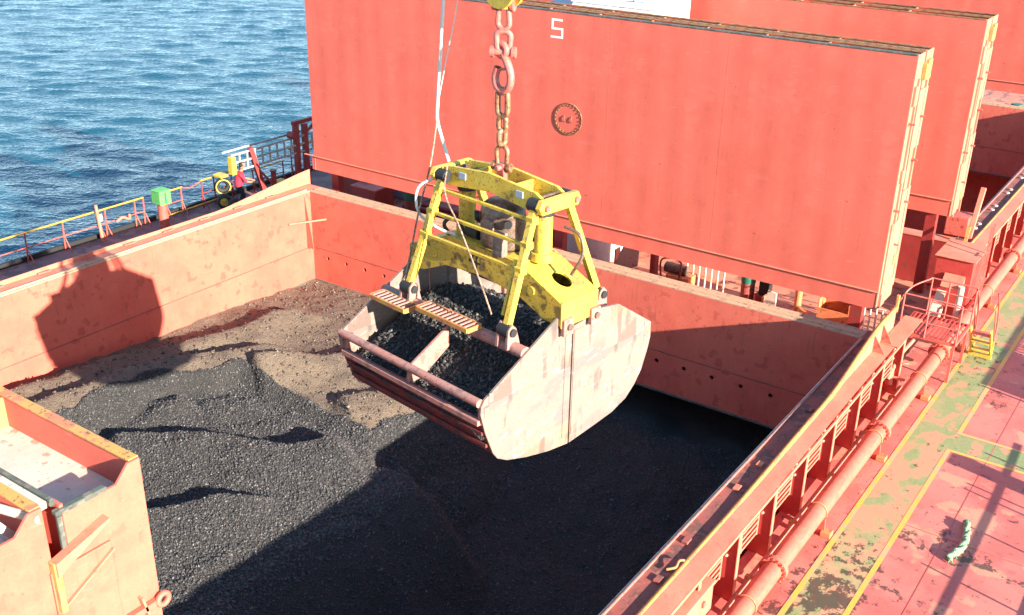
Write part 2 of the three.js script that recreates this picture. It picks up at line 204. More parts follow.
// decks: starboard deck with its own paint and stains, port walkway, cross deck
{
  const dx0 = -5.72, dx1 = .64, dz0 = -60, dz1 = 30;
  const stains = [[-4.05, -15.8, 0.85, 1.1, 1.25], [-3.8, -17.2, 0.5, 0.9, 0.95], [-4.2, -14.7, .7, .9, 1.15], [-3.3, -18.5, 0.5, 0.35, 0.85], [-2.35, -18.5, 0.45, 0.35, 1], [-2.7, -18.95, 0.25, 0.3, 1], [-1.45, -18.3, 0.38, 0.2, 1.05], [-1.9, -18.4, 0.55, 0.14, 0.95], [-4.4, -17.5, .25, .6, .75], [-4.0, -27.5, .9, 1.8, .45], [-1.5, -24, .5, .5, .6], [-4.7, -15, .3, 2, .7], [-4.1, -13.2, .8, 1.2, .9], [-2.9, -16.6, .6, .5, .6], [-1.6, -20.4, .5, .4, .5], [-3.2, -25.6, .5, .8, .55]];
  const dirt = (x, z) => { let m = 0; for (const s of stains) { const d = Math.hypot((x - s[0]) / s[2], (z - s[1]) / s[3]); m = Math.max(m, s[4] * (1 - 0.75 * d)); } const g = fbm(x * 7, z * 7, 161, 6), g2 = vn(x * 38, z * 38, 163); return sst(0.36, 0.56, m * 0.62 + (g - 0.5) * 1.5 + (g2 - .5) * .45) * 0.85; };
  const deckCol = (x, z) => {
    const n = fbm(x * 1.3, z * 1.3, 165, 5), f = vn(x * 60, z * 60, 166); let c = mix([0.52, 0.115, 0.09], [0.58, 0.165, 0.125], sst(0.3, 0.7, n)); c = c.map(q => q * (0.9 + 0.2 * f));
    c = mix(c, [0.66, 0.28, 0.16], sst(0.6, 0.7, fbm(x * 1.8, z * 1.8, 168, 4)) * 0.6);
    c = mix(c, [0.30, 0.09, 0.08], sst(0.68, 0.74, fbm(x * 3.5, z * 3.5, 169, 5)) * 0.5);
    c = mix(c, [0.12, 0.06, 0.05], sst(0.79, 0.83, fbm(x * 14, z * 14, 171, 3)) * 0.6);
    return mix(c, [0.035, 0.025, 0.019], dirt(x, z));
  };
  const NX = 512, NZ = 2048, zlo = -44, zhi = -6;
  const near = tex(NX, NZ, (u, v) => deckCol(dx0 + (dx1 - dx0) * u, zlo + (zhi - zlo) * v));
  const sheet = (x0, x1, z0, z1, y, uvf) => { const g = new THREE.BufferGeometry(); g.setAttribute('position', new THREE.Float32BufferAttribute([x0, y, z0, x1, y, z0, x1, y, z1, x0, y, z1], 3)); g.setAttribute('uv', new THREE.Float32BufferAttribute([x0, z0, x1, z0, x1, z1, x0, z1].map((q, i) => uvf ? uvf(q, i % 2) : q), 2)); g.setIndex([0, 2, 1, 0, 3, 2]); g.computeVertexNormals(); return g; };
  const dm = std({ map: near, roughness: 0.6, bumpMap: bumpFine, bumpScale: 0.002 }); dm.bumpMap = null;
  const deck = thing('ship_deck', 'worn pinkish red main deck plating of the ship', 'deck'); deck.userData.kind = 'structure';
  part(deck, 'starboard_plating', sheet(dx0, dx1, zlo, zhi, 0, (q, k) => k ? (q - zlo) / (zhi - zlo) : (q - dx0) / (dx1 - dx0)), dm);
  const plain = mg([sheet(dx0, dx1, -95, zlo, 0), sheet(dx0, dx1, zhi, 40, 0), sheet(XL - .55, dx0, ZA2 + 0.5, ZF - 0.5, 0), sheet(XL - .55, dx0, ZA + 0.5, 40, 0), sheet(XL - .55, dx0, -95, ZF2 - .5, 0)].map(g => uvm(g)));
  part(deck, 'cross_deck_plating', plain, std({ map: paintTex(4, 512, { a: [0.46, 0.16, 0.1], b: [0.5, 0.22, 0.14], chip: [0.2, 0.06, 0.05], ct: 0.62, s: 121 }), roughness: 0.7 }));
  part(deck, 'port_plating', uvm(sheet(PX, XL - .55, -95, 40, 0)), std({ map: paintTex(4, 512, { a: [0.23, 0.085, 0.08], b: [0.29, 0.13, 0.12], chip: [0.14, 0.06, 0.06], ct: 0.6, s: 123 }), roughness: 0.7 }));
  part(deck, 'side_kerb', mg(box(PX, PX + 0.12, 0.002, 0.16, -95, 40)), M.black);
  part(deck, 'starboard_kerb', mg(box(SX - .13, SX - 0.01, 0.002, 0.14, -95, 40)), M.maroon);
  // painted walkway and yellow lines
  const wl = -4.49, wr = -3.56, b0 = -22.32, b1 = -23.22;
  const walkCol = (x, z) => {
    const base = deckCol(x, z), n = fbm(x * 3.6 + 9, z * 2.6, 181, 6), f = vn(x * 50, z * 50, 182), near = sst(-19.5, -17, z), far = sst(-21, -23.5, z);
    let c = mix([0.15, 0.24, 0.085], [0.31, 0.26, 0.125], fbm(x * 3, z * 2, 183, 4)).map(q => q * (0.85 + 0.3 * f));
    c = mix(c, [0.52, 0.22, 0.125], sst(0.40 + 0.14 * far, 0.58 + 0.14 * far, n) * 0.95);
    if (near > 0) c = mix(c, [0.5, 0.28, 0.14], near * 0.5 * sst(0.35, 0.6, fbm(x * 4, z * 4, 185, 4)));
    return mix(c, [0.032, 0.024, 0.017], Math.min(1, dirt(x, z)));
  };
  const wt = tex(256, 2048, (u, v) => walkCol(wl + (wr - wl) * u, zlo + (zhi - zlo) * v)), bt = tex(1024, 128, (u, v) => walkCol(wr + (dx1 - wr) * u, b1 + (b0 - b1) * v));
  part(deck, 'green_walkway', sheet(wl, wr, zlo, zhi, 0.004, (q, k) => k ? (q - zlo) / (zhi - zlo) : (q - wl) / (wr - wl)), std({ map: wt, roughness: 0.65 }), 'flaking green painted walkway strip');
  part(deck, 'green_walkway', sheet(wr, dx1 - .14, b1, b0, 0.004, (q, k) => k ? (q - b1) / (b0 - b1) : (q - wr) / (dx1 - wr)), std({ map: bt, roughness: 0.65 }), 'pale green painted walkway branch');
  const yt = tex(256, 1024, (u, v) => { const n = fbm(u * 1.2, v * 60, 191, 5), f = vn(u * 8, v * 400, 192); let c = mix([0.62, 0.38, 0.045], [0.56, 0.31, 0.06], f); return mix(c, [0.62, 0.3, 0.16], sst(0.42, 0.6, n + (f - .5) * .35)); }, [0.2, 20]);
  const ym = std({ map: yt, roughness: 0.6 });
  const line = (x0, x1, z0, z1) => part(deck, 'yellow_line', uvm(sheet(x0, x1, z0, z1, 0.008)), ym);
  line(wl - 0.05, wl + 0.05, zlo, zhi); line(wr - 0.05, wr + 0.05, zlo, b1 - 0.05); line(wr - 0.05, wr + 0.05, b0 + 0.05, zhi);
  line(wr - .05, dx1 - .14, b1 - 0.05, b1 + 0.04); line(wr - .05, dx1 - .14, b0 - 0.04, b0 + 0.05);
  for (const z of [-12.6, -18.9, -25.4, -31.5]) part(deck, 'weld_seam', mg(box(wr + .06, dx1 - .14, 0.001, 0.007, z - .01, z + .01)), M.red);
  for (const x of [-2.75, -1.0]) part(deck, 'weld_seam', mg(box(x - .008, x + .008, 0.001, 0.006, zlo, zhi)), M.red);
}

// ================================================================ HATCH COAMINGS
const portLipY = (z, zf) => 1.6 - 0.04 * sst(zf + 10, zf + 4, z) + 0.4 * Math.min(1, Math.max(0, (zf + 3.2 - z) / 3.7));
function lipY(z, zf) { return 1.53 + 0.12 * sst(zf + 9, zf + 4, z) + 0.55 * sst(zf + 4.2, zf + 0.2, z); }
function coaming(zf, za, label, detail) {
  const o = thing('hatch_coaming', label, 'coaming');
  const low = -1.62;
  // inner walls in two strakes with a weld lap between them
  for (const [xa, xb, nm] of [[XL - 0.03, XL, 'port_wall'], [XR, XR + 0.03, 'starboard_wall']]) {
    const w = part(o, nm, box(xa, xb, -0.45, HC - 0.03, zf, za), M.wall);
    const p2 = nm === 'port_wall' ? XL + 0.012 : XR - 0.012;
    part(w, 'lower_strake', box(Math.min(xa, p2 - (nm === 'port_wall' ? .03 : 0)), Math.max(xb, p2 + (nm === 'port_wall' ? 0 : .03)), low, -0.452, zf, za), M.wall);
    part(w, 'weld_lap', cyl([p2, -0.45, zf + .03], [p2, -0.45, za], 0.016, 0.016, 6), M.dirtyTop);
  }
  const holesF = []; if (detail) for (let x = XR - 1.2; x > XL + 0.5; x -= 0.83) { const h = []; for (let k = 0; k < 10; k++) h.push([x + 0.062 * Math.cos(k * .628), -0.75 + 0.062 * Math.sin(k * .628)]); holesF.push(h); }
  for (const [z0, z1, nm, s] of [[zf - 0.03, zf, 'forward_wall', 1], [za, za + 0.03, 'aft_wall', -1]]) {
    const w = part(o, nm, box(XL, XR, -0.45, HC - 0.03, z0, z1), M.wall);
    part(w, 'lower_strake', prism([[XL, low], [XR, low], [XR, -0.452], [XL, -0.452]], 'z', z0 + 0.01 * s, z1 + 0.01 * s, 0, s > 0 ? holesF : []), M.wall);
    part(w, 'hole_backing', box(XL, XR, low, -0.452, z0 - .48 * s, z1 - .46 * s), M.wall);
    part(w, 'weld_lap', cyl([XL + .02, -0.45, s > 0 ? zf + .012 : za - .012], [XR - .02, -0.45, s > 0 ? zf + .012 : za - .012], 0.016, 0.016, 6), M.dirtyTop);
    part(w, 'bottom_flange', box(XL, XR, low - 0.05, low - 0.002, s > 0 ? zf - .12 : za - .05, s > 0 ? zf + .05 : za + .12), M.rubber);
  }
  for (const [x0, x1] of [[XL - .12, XL + .06], [XR - .06, XR + .12]]) part(o, 'bottom_flange', box(x0, x1, low - 0.05, low - 0.002, zf + .06, za - .06), M.rubber);
  // corner gusset on the port forward corner
  part(o, 'corner_plate', prism([[XL + .002, HC - .04], [XL + .30, -0.42], [XL + .002, -0.42]], 'z', zf + 0.25, zf + 0.27), M.wall);
  // top plates and gasket bars
  const end = zf - 0.52;
  part(o, 'port_top_plate', box(XL - .62, XL, HC - 0.028, HC, end, za + .5), M.edge);
  part(o, 'starboard_top_plate', box(XR, XR + 0.55, HC - 0.028, HC, end, za + .5), M.dirtyTop);
  part(o, 'forward_top_plate', box(XL + .002, XR - .002, HC - 0.028, HC + .002, end, zf), M.tanTop);
  part(o, 'aft_top_plate', box(XL + .002, XR - .002, HC - 0.028, HC + .002, za, za + .5), M.edge);
  part(o, 'gasket_bar', box(XR + 0.05, XR + 0.075, HC + .001, HC + 0.045, zf + .06, za), M.pink);
  part(o, 'inner_edge_bar', box(XR - .006, XR + 0.018, HC - .02, HC + 0.012, zf + .02, za), M.pan);
  part(o, 'gasket_bar', box(XL - 0.11, XL - 0.075, HC + .001, HC + 0.05, zf + .06, za), M.tanTop);
  part(o, 'inner_edge_bar', box(XL - 0.03, XL + .012, HC - .02, HC + 0.014, zf + .02, za), M.tanTop);
  part(o, 'gasket_bar', box(XL + .1, XR - .1, HC + .004, HC + 0.05, zf - .2, zf - .12), M.tanTop);
  // outboard lips with yellow edge, flange, stays
  for (const [x, s, nm] of [[XR + 0.54, 1, 'starboard_lip'], [XL - .6, -1, 'port_lip']]) {
    const zs = []; for (let z = za + .5; z > end; z -= 0.6) zs.push(z); zs.push(end - .1);
    const LY = s > 0 ? lipY : portLipY, up = zs.map(z => [z, LY(z, zf)]), lp = part(o, nm, prism([...up, ...zs.slice().reverse().map(z => [z, HC - 0.2])], 'x', x - 0.012, x + 0.012), s > 0 ? M.edge : M.edge);
    part(lp, 'edge_bar', tube(up.map(([z, y]) => [x - 0.005, y + 0.005, z]), s > 0 ? 0.055 : .025, 6, zs.length * 2), s > 0 ? M.lipYellow : M.edge);
    // sloping flange plate outboard of the lip
    const w = s > 0 ? 0.36 : 0.06, fl = []; for (let i = 0; i < zs.length - 1; i++) { const a = zs[i], b = zs[i + 1], ya = s > 0 ? 1.56 + 0.12 * sst(zf + 9, zf + 2, a) : 1.45, yb = s > 0 ? 1.56 + 0.12 * sst(zf + 9, zf + 2, b) : 1.45;
      fl.push(uvm(new THREE.BufferGeometry().setAttribute('position', new THREE.Float32BufferAttribute(s > 0 ? [x, (s > 0 ? ya + .01 : LY(a, zf) - .03), a, x + s * w, ya, a, x, (s > 0 ? yb + .01 : LY(b, zf) - .03), b, x, (s > 0 ? yb + .01 : LY(b, zf) - .03), b, x + s * w, ya, a, x + s * w, yb, b] : [x, (s > 0 ? ya + .01 : LY(a, zf) - .03), a, x, (s > 0 ? yb + .01 : LY(b, zf) - .03), b, x + s * w, ya, a, x, (s > 0 ? yb + .01 : LY(b, zf) - .03), b, x + s * w, yb, b, x + s * w, ya, a], 3)))); }
    part(o, 'flange_plate', mg(fl), s > 0 ? M.edge : M.edge);
    part(o, 'flange_edge', box(x + s * w - 0.012, x + s * w + 0.012, 1.47, 1.54, end - .1, za + .5), M.edge);
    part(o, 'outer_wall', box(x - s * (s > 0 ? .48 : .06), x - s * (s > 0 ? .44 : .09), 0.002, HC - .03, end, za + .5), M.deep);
  }
  part(o, 'forward_outer_wall', box(XL - .5, XR + .1, 0.002, HC - .03, end + .02, end + .05), M.red);
  part(o, 'aft_outer_wall', box(XL - .5, XR + .1, 0.002, HC - .03, za + .45, za + .48), M.maroon);  // maroon instead of red: the shade on this wall is put into its colour
  // stays on the starboard side: web, face flange, climbing rungs in each bay
  const x0 = XR + 0.1, xo = XR + 0.89;
  const zs = []; if (detail) for (let z = -8.35; z > -25; z -= 1.585) zs.push(z); else for (let z = ZA2 - 1.3; z > -52; z -= 1.585) zs.push(z);
  for (const z of zs) {
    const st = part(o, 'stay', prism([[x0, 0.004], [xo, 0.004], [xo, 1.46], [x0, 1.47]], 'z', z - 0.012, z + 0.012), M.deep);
    part(st, 'face_flange', rbox(xo - 0.002, xo + 0.02, 0.004, 1.46, z - 0.055, z + 0.055, 0.006), M.edge);
    for (const y of [0.95, 1.2]) part(st, 'bolt', cyl([x0 + .6, y, z + .01], [x0 + .6, y, z + .05], 0.025, 0.025, 6), M.pan);
  }
  for (let i = 0; i < zs.length - 1; i++) {
    const z = zs[i] - 0.7, xx = XR + .8, ld = part(o, 'rung_frame', tube([[xx, 0.8, z - .36], [xx, 1.35, z - .36], [xx, 1.45, z - .31], [xx, 1.47, z - .12], [xx, 1.47, z + .34], [xx, 0.8, z + .34]], 0.02, 6, 30), M.edge);
    for (let k = 0; k < 5; k++) part(ld, 'rung', cyl([xx, 0.83 + k * 0.125, z - .36], [xx, 0.83 + k * 0.125, z + .34], 0.017, 0.017, 6), M.edge);
    part(ld, 'bracket', box(x0 - .02, xx - .02, 0.76, 0.8, z - .34, z + .32), M.red);
  }
  if (detail) {
    for (const z of [zf + .35, zf + .95]) part(o, 'lip_gusset', prism([[XR + .555, 1.68], [XR + .84, 1.675], [XR + .555, lipY(z, zf) - .05]], 'z', z - .012, z + .012), M.red);
    part(o, 'end_tab', rbox(XR + .5, XR + .58, 2.1, 2.55, end - .16, end - .09, .02), M.lipYellow);
    part(o, 'landing_plate', box(XR + .57, XR + 1.0, 1.69, 1.705, end - 1.0, zf + .4), M.edge);
    // pads on the top plate
    for (const [z, dx] of [[-16.9, .3], [-15.9, .28], [-12.7, .35], [-19.5, .3], [-13.9, .25]]) part(o, 'bearing_pad', rbox(XR + dx - .06, XR + dx + .06, HC + .001, HC + .05, z - .09, z + .09, .01), z < -15 && z > -17.5 ? M.edge : M.dirtyTop);
    part(o, 'broken_edge_piece', tube([[XR + .5, 1.60, -13.3], [XR + .46, 1.63, -13.2], [XR + .47, 1.6, -13.05], [XR + .36, 1.57, -12.95]], .022, 6), M.lipYellow);
    // cleats along the port top plate and the loose pole in the corner
    for (let z = -6; z > -23; z -= 1.35) part(o, 'cleat', bar([XL - .5, 1.53, z], [XL - .36, 1.58, z - .32], .04, .04), M.red);
    part(o, 'drain_pole', cyl([XL + .03, 0.62, -22.6], [XL + .75, 0.68, ZF + .06], .035, .035, 8), M.edge);
  } else {
    for (let z = -34; z > -50; z -= 2.2) for (const dz of [0, .5]) part(o, 'bearing_pad', cyl([XR + .28, HC, z + dz], [XR + .28, HC + .05, z + dz], .07, .06, 10), M.pan);
  }
  return o;
}
coaming(ZF, ZA, 'red steel coaming around the open hold below the grab', true);
coaming(ZF2, ZA2, 'red steel coaming around the next hold at right edge', false);
// dark hold walls under the coamings
for (const [zf, za, lb] of [[ZF, ZA, 'red steel wall of the hold around the coal'], [ZF2, ZA2, 'red steel wall of the next hold beyond']])
  one('hold_wall', mg(box(XL - 3.03, XL - 3.0, -8.8, -.05, zf - 3.03, za + 3.03), box(XR + 3.0, XR + 3.03, -8.8, -.05, zf - 3.03, za + 3.03), box(XL - 3.0, XR + 3.0, -8.8, -.05, zf - 3.03, zf - 3.0), box(XL - 3.0, XR + 3.0, -8.8, -.05, za + 3.0, za + 3.03)), M.wall, lb, 'wall', 'structure');
one('hold_floor', box(XL - 2.9, XR + 2.9, -8.8, -8.6, ZF2 - 2.9, ZA2 + 2.9), M.wall, 'red steel floor of the next hold beyond', 'floor', 'structure');

// ================================================================ CARGO
const crests = [ // polyline of x,z points along a furrow's crest, height, sun-side width, lee-side width
  { p: [[-24.0, -9], [-23.75, -12.5], [-23.5, -15.3], [-22.9, -17.5], [-22.65, -20.3], [-22.4, -21.6]], a: 0.42, s: 1.0, l: 0.14 },
  { p: [[-22.6, -9], [-22.4, -12.4], [-22.1, -15.6], [-21.1, -17.3], [-20.45, -19.3]], a: 0.62, s: 1.2, l: 0.22 },
  { p: [[-20.4, -16.9], [-20.1, -17.4], [-19.1, -19.4], [-18.6, -20.6], [-18.2, -22.6]], a: 0.42, s: 1.0, l: 0.16 },
  { p: [[-17.6, -17.2], [-17.0, -18.6], [-16.4, -20.5]], a: 0.3, s: 1.0, l: 0.2 },
];
const coalCrests = [
  { p: [[-20.6, -12.1], [-19.7, -13.1], [-18.25, -14.0], [-16.7, -14.65], [-16.1, -15.5], [-15.9, -16.0]], a: 0.42, s: 1.3, l: 0.26 },
  { p: [[-18.2, -10.0], [-17.4, -10.9], [-16.9, -11.5], [-16.35, -12.3], [-15.2, -13.3]], a: 0.36, s: 1.2, l: 0.24 },
  { p: [[-21.9, -12.6], [-21.3, -14.1], [-20.9, -15.3]], a: 0.3, s: 0.9, l: 0.25 },
  { p: [[-17.4, -15.9], [-15.8, -16.2], [-15.0, -16.3]], a: 0.22, s: 0.8, l: 0.4 },
];
function crest(c, x, z) {
  let best = 1e9, sd = 0, g = 0;
  for (let i = 0; i < c.p.length - 1; i++) {
    const [ax, az] = c.p[i], [bx, bz] = c.p[i + 1], dx = bx - ax, dz = bz - az, t0 = ((x - ax) * dx + (z - az) * dz) / (dx * dx + dz * dz), t = Math.min(1, Math.max(0, t0)), ex = x - ax - t * dx, ez = z - az - t * dz, d = Math.hypot(ex, ez);
    if (d < best) { best = d; sd = Math.sign(-(dz) * ex + dx * ez) * d; g = (i + t) / (c.p.length - 1); }
  }
  const w = sd > 0 ? c.s : c.l; return c.a * Math.exp(-Math.pow(best / w, 2)) * sst(0, .1, g) * (1 - sst(.82, 1, g));
}
const coalIn = (x, z) => {                              // signed distance into the coal heap's footprint
  const w = 0.7 * (fbm(x * .8, z * .8, 211, 4) - .5);
  return Math.min(z + 17.0, x + 22.0, (x + 20.83) * .887 + (z + 16.92) * .462) + w;
};
const oreH = (x, z) => {
  let h = -1.05 - 0.05 * (-12 - z) - 0.2 * sst(-20, -16, x) - 5 * sst(-16.6, -11.0, x) + 0.3 * (fbm(x * .5, z * .35, 201, 3) - .5) + 0.12 * (fbm(x * 3, z * 3, 203, 4) - .5);
  for (const c of crests) h += crest(c, x + 0.5 * (fbm(z * .8, 3, 205, 4) - .5), z);
  return h - 0.7 * sst(0, 1.2, coalIn(x, z));
};
const coalH = (x, z) => {
  const d = coalIn(x, z), wob = 0.5 * (fbm(x * .6, z * .6, 212, 3) - .5);
  let top = -1.38 - 0.012 * (x + 14) + 0.3 * (fbm(x * .45, z * .45, 213, 3) - .5);
  for (const c of coalCrests) top += crest(c, x + wob * .4, z);
  top += 0.1 * (fbm(x * 2.2, z * 2.2, 215, 4) - .5);
  const edge = -13.9 + 0.7 * (fbm(z * .55, 1.5, 217, 3) - .5) - 2.0 * sst(-15.6, -17.4, z);
  top -= 2.9 * sst(edge - .2, edge + 3.6, x);
  const ore = oreH(x, z), lo = ore - .4 + .5 * sst(-.3, .15, d), t = Math.max(sst(0, 1.3, d), sst(-16, -13.2, x));
  let h = lo + (top - lo) * t; if (d > 0.1) h = Math.max(h, ore + .08 * sst(.1, .5, d));
  h = Math.max(h, -3.6 + .9 * sst(-18, -22.5, z) + .8 * (fbm(x * .5, z * .5, 219, 3) - .5)) + .1 * (fbm(x * 1.6, z * 1.6, 221, 4) - .5);
  return Math.max(h, ore - .5 + .62 * sst(-17.4, -15.8, x + 1.0 * (fbm(x * .7, z * .7, 223, 3) - .5) + .12 * (z + 17)));  // spreads black coal over the shaded ore, standing in for the shade there
};
one('tan_ore', heightGeo(XL - 2.9, XR + 2.9, ZF - 2.9, ZA + 2.9, 260, 270, oreH), M.ore, 'tan ore lying along the port and forward sides of the hold', 'ore', 'stuff');
one('coal_heap', heightGeo(XL - 2.9, XR + 2.9, ZF - 2.9, ZA + 2.9, 360, 370, coalH), M.coal, 'black coal heaped in the middle of the hold', 'coal', 'stuff');
const lump = (() => { const g = new THREE.IcosahedronGeometry(1, 0), p = g.attributes.position; for (let i = 0; i < p.count; i++) { const k = 0.7 + 0.6 * hash(Math.round(p.getX(i) * 90), Math.round(p.getY(i) * 90 + p.getZ(i) * 37), 5); p.setXYZ(i, p.getX(i) * k, p.getY(i) * k * .8, p.getZ(i) * k); } g.computeVertexNormals(); return g; })();
const lumpMat = std({ color: 0xffffff, roughness: 0.5 }), oreMat = std({ color: 0xffffff, roughness: 0.95 });
function lumps(name, n, label, place, parent, tint = [0.050, 0.046, 0.044]) {
  const m = new THREE.InstancedMesh(lump, tint[0] > .1 ? oreMat : lumpMat, n), q = new THREE.Quaternion(), e = new THREE.Euler(), mt = new THREE.Matrix4(), c = new THREE.Color(); let k = 0, guard = 0;
  while (k < n && guard++ < n * 6) { const r = place(); if (!r) continue; e.set(rr(0, 6.3), rr(0, 6.3), rr(0, 6.3)); mt.compose(V(r[0], r[1], r[2]), q.setFromEuler(e), V(r[3] * rr(.7, 1.3), r[3] * rr(.6, 1), r[3] * rr(.7, 1.3))); m.setMatrixAt(k, mt); const b = rr(.5, 1.4) + (rnd() < .03 ? 1.0 : 0); m.setColorAt(k++, c.setRGB(tint[0] * b, tint[1] * b, tint[2] * b)); }
  m.count = k; m.castShadow = m.receiveShadow = true; m.name = name; m.userData = { label, kind: 'stuff' }; if (parent) parent.add(m); else { m.userData.category = 'coal'; scene.add(m); } return m;
}
seed = 101;
lumps('coal_lumps', 400000, 'small lumps of coal scattered over the black heap', () => { const x = rnd() < .68 ? rr(-23, -13.5) : rr(-17, -5.5), z = x < -14 ? rr(-19.5, -6) : rr(-23.6, -6), y = coalH(x, z); if (y < oreH(x, z) - .02) return null; const s = 0.008 + 0.03 * Math.pow(rnd(), 7); return [x, y + s * .25, z, s]; });
lumps('ore_lumps', 5000, 'small clods scattered over the tan ore', () => { const x = rr(-24.6, -15), z = rr(-23.5, -9), y = oreH(x, z); if (y < coalH(x, z)) return null; const s = 0.015 + 0.04 * Math.pow(rnd(), 3); return [x, y + s * .2, z, s]; }, null, [0.085, 0.062, 0.044]).userData.category = 'ore';

// ================================================================ HATCH COVERS
const CX1 = -6.15, CX0 = -25.0;
function coverPair(label, zA, dir, front, y0 = 2.03) {            // zA: outer face; dir: +1 the pair extends towards -z
  const o = thing('hatch_cover', label, 'hatch cover'), y1 = 8.15, t = 0.56, yl = y0 + .47, gap = 0.1;
  const zz = k => zA - dir * k, lo = (a, b) => [Math.min(zz(a), zz(b)), Math.max(zz(a), zz(b))];
  for (const [n, a] of [['outer_panel', 0], ['inner_panel', t + gap]]) {
    const f = lo(a, a + 0.02), bk = lo(a + t - .02, a + t), pn = part(o, n, box(CX0, CX1 - .03, n === 'outer_panel' ? yl : y0, y1 - .02, ...f), M.cover);
    part(pn, 'back_plate', box(CX0, CX1 - .03, y0, y1 - .02, ...bk), M.cover);
    if (n === 'outer_panel') { part(pn, 'skirt', box(CX0 - .12, CX1 - .03, y0, yl - .01, ...lo(0.012, 0.03)), M.cover); part(pn, 'ledge', rbox(CX0 - .45, CX1 + .02, yl - .015, yl + .015, ...lo(-.035, .03), .008), M.edge); }
    for (const x of [CX0, CX1 - .03]) part(pn, 'end_plate', rbox(x - .001, x + .03, y0, y1, ...lo(a + .003, a + t - .003), .006), M.edge);
    part(pn, 'top_strip', rbox(CX0, CX1 - .03, y1 - .02, y1 + .012, ...lo(a - .01, a + (front ? .16 : .05)), .006), n === 'outer_panel' && front ? M.rubber : M.rusty);
    part(pn, 'top_web', box(CX0, CX1 - .03, y1 - .3, y1 - .28, ...lo(a + .02, a + t - .02)), M.red);
    part(pn, 'bottom_plate', box(CX0, CX1 - .03, y0, y0 + .02, ...lo(a + .03, a + t - .02)), M.maroon);
    for (let x = CX0 + 1.2; x < CX1 - .6; x += 1.55) part(pn, 'top_rib', box(x, x + .02, y1 - .28, y1 - .02, ...lo(a + (front ? .16 : .06), a + t - .03)), M.edge);
    part(pn, 'top_flange', box(CX0, CX1 - .03, y1 - .02, y1 + .004, ...lo(a + t - (front ? .1 : .05), a + t)), M.rusty);
  }
  // fittings on the starboard end faces
  const E = CX1 + .001, fit = (nm, a, b, ya, yb, d, m) => part(o, nm, rbox(E - .01, E + d, ya, yb, ...lo(a, b), .008), m);
  fit('edge_stiffener', .24, .3, 2.6, 7.6, .05, M.edge); fit('edge_stiffener', .92, .98, 2.6, 7.9, .05, M.edge);
  fit('hinge_block', .05, .3, 7.0, 7.45, .06, M.edge); fit('hinge_block', .7, 1.0, 7.5, 7.95, .07, M.lipYellow); fit('cleat_box', .45, .62, 7.55, 7.9, .1, M.lipYellow);
  fit('cleat_box', .12, .34, 5.2, 5.5, .06, M.edge); fit('cleat_box', .7, .9, 3.0, 3.25, .05, M.lipYellow); fit('guard_plate', .1, .5, y0 + .02, 4.2, .04, M.edge); fit('guard_plate', .55, 1.18, y0 + .3, 4.9, .03, M.edge); fit('guard_plate', .5, 1.15, 5.9, 7.3, .035, M.edge);
  for (const [a, y] of [[.12, 6.6], [.85, 6.65], [.1, 4.55], [.8, 4.6], [.5, 3.6], [.9, 5.6]]) part(o, 'cleat_pin', cyl([E, y, zz(a)], [E + .14, y, zz(a)], .03, .025, 8), M.red);
  // legs that carry the pair on the deck
  for (const x of [CX0 + .4, -15.6, CX1 - .6]) part(o, 'support_leg', mg(box(x - .15, x + .15, 0.03, y0 - .002, ...lo(.5, .75))), M.maroon);
  if (front) for (const x of [-20.1, -17.62, -13.9, -10.6]) part(o, 'weld_seam', box(x - .008, x + .008, 2.52, y1 - .03, ...lo(-.0018, .004)), M.cover);
  if (front) part(o, 'weld_seam', box(CX0, CX1 - .03, 5.3, 5.312, ...lo(-.001, .004)), M.cover);
  return o;
}
{
  const c = coverPair('tall red hatch cover marked with a white 5, standing behind the grab', -24.25, 1, true), z = -24.228;
  const num = part(c, 'number_five', mg(box(-15.74, -15.4, 7.895, 7.95, z - .021, z - .018), box(-15.74, -15.68, 7.72, 7.895, z - .021, z - .018), box(-15.74, -15.37, 7.665, 7.72, z - .021, z - .018), box(-15.43, -15.37, 7.5, 7.665, z - .021, z - .018), box(-15.76, -15.37, 7.445, 7.5, z - .021, z - .018)), M.mark);
  num.userData.label = 'white painted number 5';
  const mh = part(c, 'access_plate', cyl([-15.1, 5.32, -24.25], [-15.1, 5.32, -24.238], .42, .42, 32), M.cover);
  part(mh, 'ring', uvm(new THREE.TorusGeometry(.43, .02, 6, 40).translate(-15.1, 5.32, -24.238)), M.rusty);
  for (let k = 0; k < 22; k++) { const a = k / 22 * Math.PI * 2, x = -15.1 + .38 * Math.cos(a), y = 5.32 + .38 * Math.sin(a); part(mh, 'bolt', cyl([x, y, -24.239], [x, y, -24.215], .022, .022, 6), M.rusty); }
  for (const dx of [-.12, .12]) part(mh, 'handle', tube([[-15.1 + dx, 5.24, -24.24], [-15.1 + dx, 5.25, -24.215], [-15.1 + dx, 5.39, -24.215], [-15.1 + dx, 5.4, -24.24]], .012, 6), M.block);
  coverPair('second red hatch cover standing behind the cover marked 5, ribs along its top', -30.5, 1, false, 2.68);
  coverPair('farthest red hatch cover at the right edge beyond the next hold', -52.0, 1, false);
}
